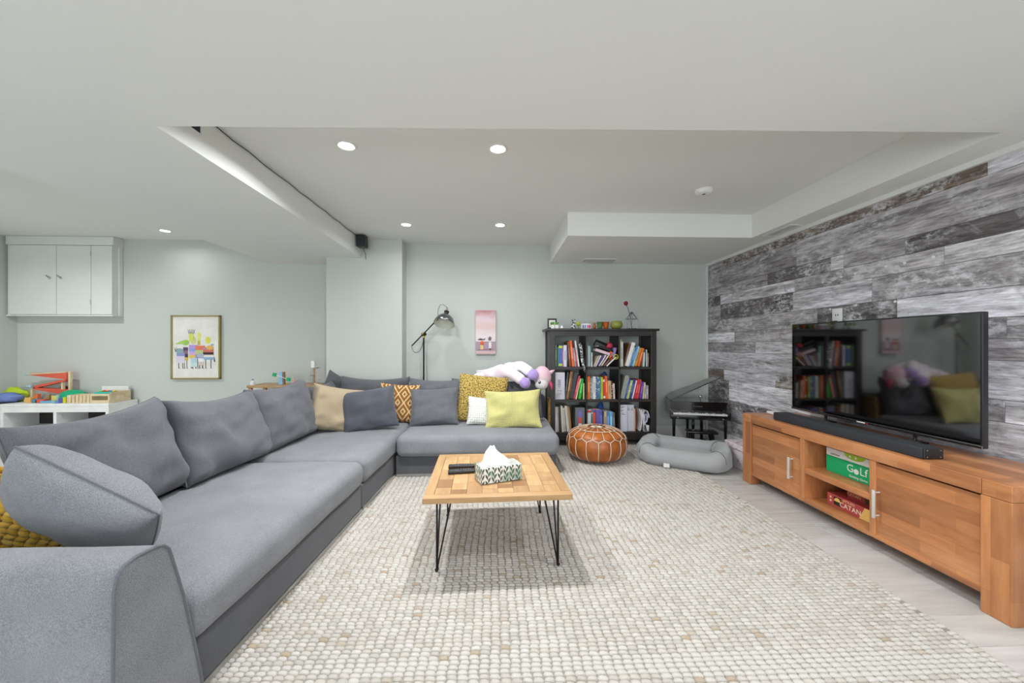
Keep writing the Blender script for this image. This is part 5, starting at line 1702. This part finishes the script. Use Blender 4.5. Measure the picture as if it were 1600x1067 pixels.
# wooden crates
cr = thing('toy_crate', 'slatted pale wooden toy crate beside the green dome', 'crate', (-4.91, 4.70, T0), group='wooden toy crates')
MB().rbox(-.13, .13, -.07, .07, 0, .012, .002).build('bottom', M_beech, cr, local=True)
for sx in (-1, 1): MB().rbox(sx * .13 - .006, sx * .13 + .006, -.07, .07, 0, .095, .002).build('end_board', M_beech, cr, local=True)
for k in range(6): MB().rbox(-.115 + k * .042, -.088 + k * .042, -.076, -.068, .0, .095, .002).build('slat', M_beech, cr, local=True)
MB().rbox(-.13, .13, .062, .07, .0, .095, .002).build('back_board', M_beech, cr, local=True)
cr2 = thing('toy_crate', 'pale wooden crate with cut-out handle holding coloured toys, right end of the toy shelf', 'crate', (-4.66, 4.73, T0), group='wooden toy crates')
MB().rbox(-.11, .10, -.10, .15, 0, .012, .002).build('bottom', M_beech, cr2, local=True)
for (a, z0, z1) in (((-.11, .10), .0, .035), ((-.11, .10), .085, .11)):
    MB().rbox(a[0], a[1], -.11, -.098, z0, z1, .002).build('front_board', M_beech, cr2, local=True)
for x in (-.104, .094): MB().rbox(x - .008, x + .008, -.11, -.095, .035, .085, .002).build('front_post', M_beech, cr2, local=True)
for (z0, z1) in ((0, .055), (.08, .125)): MB().rbox(.092, .104, -.098, .15, z0, z1, .002).build('end_board', M_beech, cr2, local=True)
for (y0, y1) in ((-.098, -.03), (.08, .15)): MB().rbox(.092, .104, y0, y1, .05, .085, .002).build('end_post', M_beech, cr2, local=True)
MB().rbox(-.11, -.098, -.098, .15, 0, .11, .002).build('end_board', M_beech, cr2, local=True)
MB().rbox(-.11, .10, .14, .152, 0, .125, .002).build('back_board', M_beech, cr2, local=True)
m_ = MB(); m_.rbox(-.095, .088, -.09, .02, .1, .125, .01, 2); 
tr = one('toy_tray', m_, M_flat, 'turquoise tray resting in the handled crate', 'toy tray', 'toys on the white shelf', (-4.66, 4.73, T0 + .002), False, '#2fb5a5')
for k, (x, c_, nm) in enumerate(((-.07, '#8fd05a', 'lime'), (-.03, '#e2503c', 'red'), (.01, '#e07a3c', 'orange'), (.05, '#3a9ad0', 'blue'), (.08, '#e6c63c', 'yellow'))):
    lump('toy_block', (-4.66 + x, 4.70, T0 + .135), (.018, .02, .012), c_, nm + ' toy piece on the turquoise tray', seed=k, amt=.1, n=12)
wbx = thing('picture_box', 'white box printed with small pictures leaning against the wall behind the crates', 'box', (-4.78, 4.93, T0))
MB().rbox(-.16, .16, -.015, .015, 0, .17, .003).build('carton', M_white, wbx, local=True)
for k, c_ in enumerate(('#b8a05a', '#9a6a4a', '#4a4a66', '#6a7ab0')):
    o = MB().box(-.1 + k * .055, -.075 + k * .055, -.0165, -.0145, .09, .115).build('printed_picture', M_flat, wbx, local=True); o.color = lin(c_)
# small toys
for k, (x, y, s_, c_, nm) in enumerate(((-5.56, 4.72, (.035, .03, .03), '#e0b060', 'honey coloured block'), (-5.50, 4.74, (.02, .02, .05), '#d9714a', 'upright coral block'), (-5.46, 4.70, (.03, .03, .022), '#4f8a9a', 'teal block'),
        (-5.40, 4.70, (.05, .03, .02), '#cf5a4a', 'red block'), (-5.60, 4.76, (.05, .03, .012), '#c9b7d0', 'pale lilac block'), (-5.30, 4.70, (.09, .035, .012), '#6fa3c4', 'flat blue board'),
        (-5.20, 4.68, (.05, .03, .012), '#7fb8b4', 'flat aqua board'), (-5.28, 4.72, (.03, .012, .04), '#d9c86a', 'pale yellow block'), (-5.24, 4.72, (.012, .012, .045), '#8fc0b8', 'thin mint post'),
        (-5.145, 4.67, (.022, .02, .03), '#5a5aa6', 'indigo block'), (-5.10, 4.67, (.018, .02, .034), '#c3cc2a', 'lime block'), (-5.065, 4.67, (.012, .02, .03), '#b8763c', 'brown block'), (-5.16, 4.64, (.018, .015, .012), '#6f86c0', 'small blue brick'))):
    m_ = MB(); m_.rbox(-s_[0], s_[0], -s_[1], s_[1], 0, 2 * s_[2], .004, 2)
    one('toy_block', m_, M_flat, nm + ' among the toys in front of the ball run', 'toy', 'toys on the white shelf', (x, y, T0), False, c_)
m_ = MB(); m_.prism([(-.05, 0), (.04, 0), (.04, .09), (.02, .09)], -.012, .012, 'y')
one('toy_wedge', m_, M_pine, 'triangular wooden wedge among the toys', 'toy', 'toys on the white shelf', (-5.42, 4.76, T0))
op = thing('wall_outlet', 'grey outlet plate on the wall behind the ball run', 'outlet', (-5.44, 4.975, .62))
MB().rbox(-5.50, -5.385, 4.97, 4.98, .60, .685, .003).build('plate', M_pew, op)
wk_ = thing('wicker_basket', 'brown wicker basket left of the toy shelf', 'basket', (-5.88, 4.72, 0))
MB().lathe([(.085, 0), (.10, .02), (.108, .3), (.11, .50), (.114, .512), (.108, .514), (.10, .49), (.09, .03), (.001, .02)], 28).build('weave', M_wicker, wk_, smooth=50, local=True)

# play table behind the sofa corner with toys
pt_ = thing('play_table', 'narrow pale wooden console behind the sofa corner', 'table', (-2.48, 4.72, 0))
MB().rbox(-2.95, -2.10, 4.56, 4.90, .695, .722, .004).build('top_board', M_pine, pt_)
for x in (-2.92, -2.15):
    for y in (4.59, 4.87): MB().rbox(x - .018, x + .018, y - .018, y + .018, 0, .695, .003).build('leg', M_pine, pt_)
PT = .7225
mk = thing('marble_tree', 'pale wooden marble tree with translucent petals behind the sofa corner', 'toy', (-2.235, 4.70, PT))
MB().tube([(0, 0, 0), (0, 0, .2)], .012, 10).build('trunk', M_pine, mk, smooth=40, local=True)
M_petal = mat('clear_petal', '#cfc9c6', .3); 
for k in range(7):
    a = k * 2.4; z = .05 + k * .03
    m_ = MB(); m_.ell((0, 0, 0), (.04, .026, .005), 12, 6, M=TR((.05 * math.cos(a), .05 * math.sin(a), z), 0, -18, math.degrees(a))); m_.build('petal', M_petal, mk, smooth=True, local=True)
MB().rbox(-.03, .012, -.02, .02, .2, .285, .006, 2).build('top_block', M_white, mk, local=True)
for x, z, c_, s_, lb in ((-2.69, .10, '#1fae73', .022, 'left green block on the toy windmill'), (-2.53, .05, '#1fae73', .02, 'right green block on the toy windmill')):
    pass
wmill = thing('toy_windmill', 'blue and brown toy windmill with green blocks on its arms', 'toy', (-2.62, 4.70, PT))
o = MB().prism([(-.03, 0), (.02, 0), (.014, .15), (-.02, .15)], -.02, .02, 'y').build('tower', M_flat, wmill, local=True); o.color = lin('#8fc0dc')
o = MB().prism([(.021, 0), (.038, 0), (.034, .15), (.016, .15)], -.015, .015, 'y').build('tower_side', M_flat, wmill, local=True); o.color = lin('#9a7048')
MB().tube([(-.07, -.025, .12), (.09, -.025, .06)], .004, 6).build('arm', M_white, wmill, local=True)
for x, z in ((-.07, .118), (.095, .062)):
    o = MB().rbox(-.02, .02, -.012, .012, -.02, .02, .002, M=TR((x, -.03, z), 0, 12, 0)).build('block', M_flat, wmill, local=True); o.color = lin('#1fae73')
dl = thing('toy_figure', 'small pink toy figure on the console beside the windmill', 'toy', (-2.47, 4.68, PT))
m_ = MB(); m_.lathe([(.02, 0), (.012, .03), (.01, .045), (.014, .055), (.014, .068), (.004, .078)], 12); o = m_.build('body', M_flat, dl, smooth=True, local=True); o.color = lin('#e2a9a4')
btl = thing('small_bottle', 'small white and blue bottle at the left end of the console', 'bottle', (-2.915, 4.62, PT))
m_ = MB(); m_.lathe([(.024, 0), (.026, .01), (.026, .04), (.012, .05), (.012, .058)], 14); m_.build('body', M_white, btl, smooth=40, local=True)
o = MB().lathe([(.013, .058), (.013, .07), (.001, .071)], 12).build('cap', M_flat, btl, smooth=40, local=True); o.color = lin('#6a86b4')

# ------------------------------------------------------------------ plush animal slumped over the sofa back
pl = thing('plush_unicorn', 'white plush unicorn with purple hooves and pink head slumped over the right sofa cushion', 'plush toy', (.2, 4.22, .84))
def skinbody():
    J = [((-.10, 4.31, .85), .075), ((.04, 4.30, .885), .085), ((.18, 4.27, .93), .075), ((.30, 4.22, .915), .06), ((.40, 4.18, .87), .058)]
    E = [(0, 1), (1, 2), (2, 3), (3, 4)]
    def chain(start, pts):
        p = start
        for (c_, r_) in pts:
            J.append((c_, r_)); E.append((p, len(J) - 1)); p = len(J) - 1
    chain(2, [((.215, 4.17, .955), .052), ((.255, 4.13, .985), .05), ((.33, 4.08, .925), .05), ((.365, 4.06, .895), .055)])
    chain(1, [((.10, 4.17, .90), .052), ((.16, 4.11, .895), .05), ((.24, 4.05, .84), .05), ((.275, 4.03, .81), .054)])
    chain(0, [((-.17, 4.26, .825), .06), ((-.22, 4.20, .80), .05)])
    me = bpy.data.meshes.new('plush_body')
    me.from_pydata([c_ for c_, r_ in J], E, [])
    o = bpy.data.objects.new('plush_skin', me); COL.objects.link(o)
    o.modifiers.new('skin', 'SKIN')
    sv = me.skin_vertices[0].data
    for i, (c_, r_) in enumerate(J): sv[i].radius = (r_ * 1.2, r_ * 1.2)
    sv[0].use_root = True
    s_ = o.modifiers.new('sub', 'SUBSURF'); s_.levels = 2
    dg = bpy.context.evaluated_depsgraph_get()
    m2 = bpy.data.meshes.new_from_object(o.evaluated_get(dg))
    vs_ = [tuple(v.co) for v in m2.vertices]; fs = [tuple(p.vertices) for p in m2.polygons]
    bpy.data.objects.remove(o)
    return vs_, fs
vs_, fs = skinbody()
MB().add(vs_, fs).ell((-.20, 4.235, .815), (.085, .08, .075), 18, 12).ell((-.10, 4.31, .845), (.10, .085, .08), 18, 12).build('body', M_plushw, pl, smooth=True)
for c_ in ((.385, 4.045, .882), (.295, 4.015, .795)):
    MB().ell((0, 0, 0), (.062, .062, .058), 18, 12, M=TR(c_, 25, 35, 0)).build('hoof', M_plushp, pl, smooth=True)
MB().ell((.492, 4.12, .86), (.098, .095, .112), 22, 16, fn=lambda p: (p[0] * (1 - .12 * p[2]), p[1], p[2])).build('head', M_plushk, pl, smooth=True)
MB().ell((.478, 4.065, .775), (.07, .065, .06), 18, 12).build('muzzle', M_plushk, pl, smooth=True)
MB().ell((.452, 4.012, .80), (.015, .010, .017), 14, 10).build('eye', M_gloss, pl, smooth=True)
MB().ell((.449, 4.002, .806), (.004, .003, .004), 8, 6).build('eye_glint', M_white, pl, smooth=True)
o = MB().tube([(.57, 4.10, .80), (.588, 4.09, .76), (.59, 4.08, .71)], [.022, .02, .008], 8).build('mane', M_flat, pl, smooth=True); o.color = lin('#c8456a')
MB().lathe([(.022, 0), (.014, .03), (.001, .06)], 10, M=TR((.575, 4.09, .90), 0, 60, 0)).build('ear', M_plushk, pl, smooth=True)

# ------------------------------------------------------------------ ceiling and wall fittings
sd = thing('smoke_detector', 'round white smoke detector on the ceiling', 'smoke detector', (1.686, 3.02, ZC))
MB().lathe([(.068, 0), (.068, -.014), (.06, -.026), (.04, -.032), (.001, -.033)], 32).build('housing', M_white, sd, smooth=40, local=True)
MB().lathe([(.012, -.032), (.012, -.036), (.001, -.037)], 14).build('test_button', M_pew, sd, smooth=40, local=True)
vt = thing('ceiling_vent', 'white air vent grille in the soffit above the bookcase', 'vent', (1.25, 4.61, ZS))
MB().box(-.20, .20, -.10, .10, -.002, 0).build('backing', M_dark, vt, local=True)
for a in ((-.215, .215, -.115, -.095), (-.215, .215, .095, .115), (-.215, -.195, -.095, .095), (.195, .215, -.095, .095)):
    MB().rbox(*a, -.007, 0, .002).build('frame_bar', M_trim, vt, local=True)
for k in range(9): MB().box(-.195, .195, -.011, .007, -.001, .001, M=TR((0, -.084 + k * .021, -.004), 30, 0, 0)).build('slat', M_trim, vt, local=True)
vt2 = thing('ceiling_vent', 'slim white slot vent in the soffit beside the plank wall', 'vent', (2.58, 3.33, ZS))
MB().box(-.045, .045, -.16, .16, -.002, 0).build('backing', M_pew, vt2, local=True)
for a in ((-.055, -.042, -.17, .17), (.042, .055, -.17, .17), (-.042, .042, -.17, -.155), (-.042, .042, .155, .17)):
    MB().rbox(*a, -.006, 0, .002).build('frame_bar', M_trim, vt2, local=True)
for k in range(4): MB().box(-.004, .004, -.155, .155, -.004, -.002, M=TR((-.03 + k * .02, 0, 0))).build('slat', M_trim, vt2, local=True)
sp_ = thing('wall_speaker', 'small black speaker mounted high where the beam meets the boxed-out wall', 'speaker', (-1.56, 4.44, 2.31))
MB().rbox(-1.605, -1.505, 4.36, 4.46, 2.325, 2.455, .006, 2).build('cabinet', M_black, sp_, smooth=30)
MB().rbox(-1.60, -1.51, 4.352, 4.362, 2.33, 2.45, .004, 2).build('grille', M_cloth_blk, sp_, smooth=30)
MB().rbox(-1.57, -1.54, 4.46, 4.569, 2.37, 2.40, .003).build('bracket', M_black, sp_)
MB().tube([(-1.56, 4.47, 2.33), (-1.565, 4.55, 2.28), (-1.566, 4.565, 2.22)], .003, 6).build('pigtail', M_black, sp_)
random.seed(3)
m_ = MB(); m_.tube([(-1.612 + random.uniform(-.004, .004), 1.9 + 2.5 * k / 16, ZC - .006 - .012 * math.sin(k * 1.7) ** 2 - .002) for k in range(17)] + [(-1.56, 4.44, ZC - .012)], .0028, 6)
one('speaker_wire', m_, M_iron, 'thin dark speaker wire running along the top of the beam', 'cable', smooth=True)
wkb = thing('woven_basket', 'tall brown woven basket wedged between sofa end and bookcase', 'basket', (.585, 4.30, .0145))
MB().rbox(.572, .600, 4.22, 4.36, .0145, .60, .01, 2).build('weave', M_wicker, wkb, smooth=40)
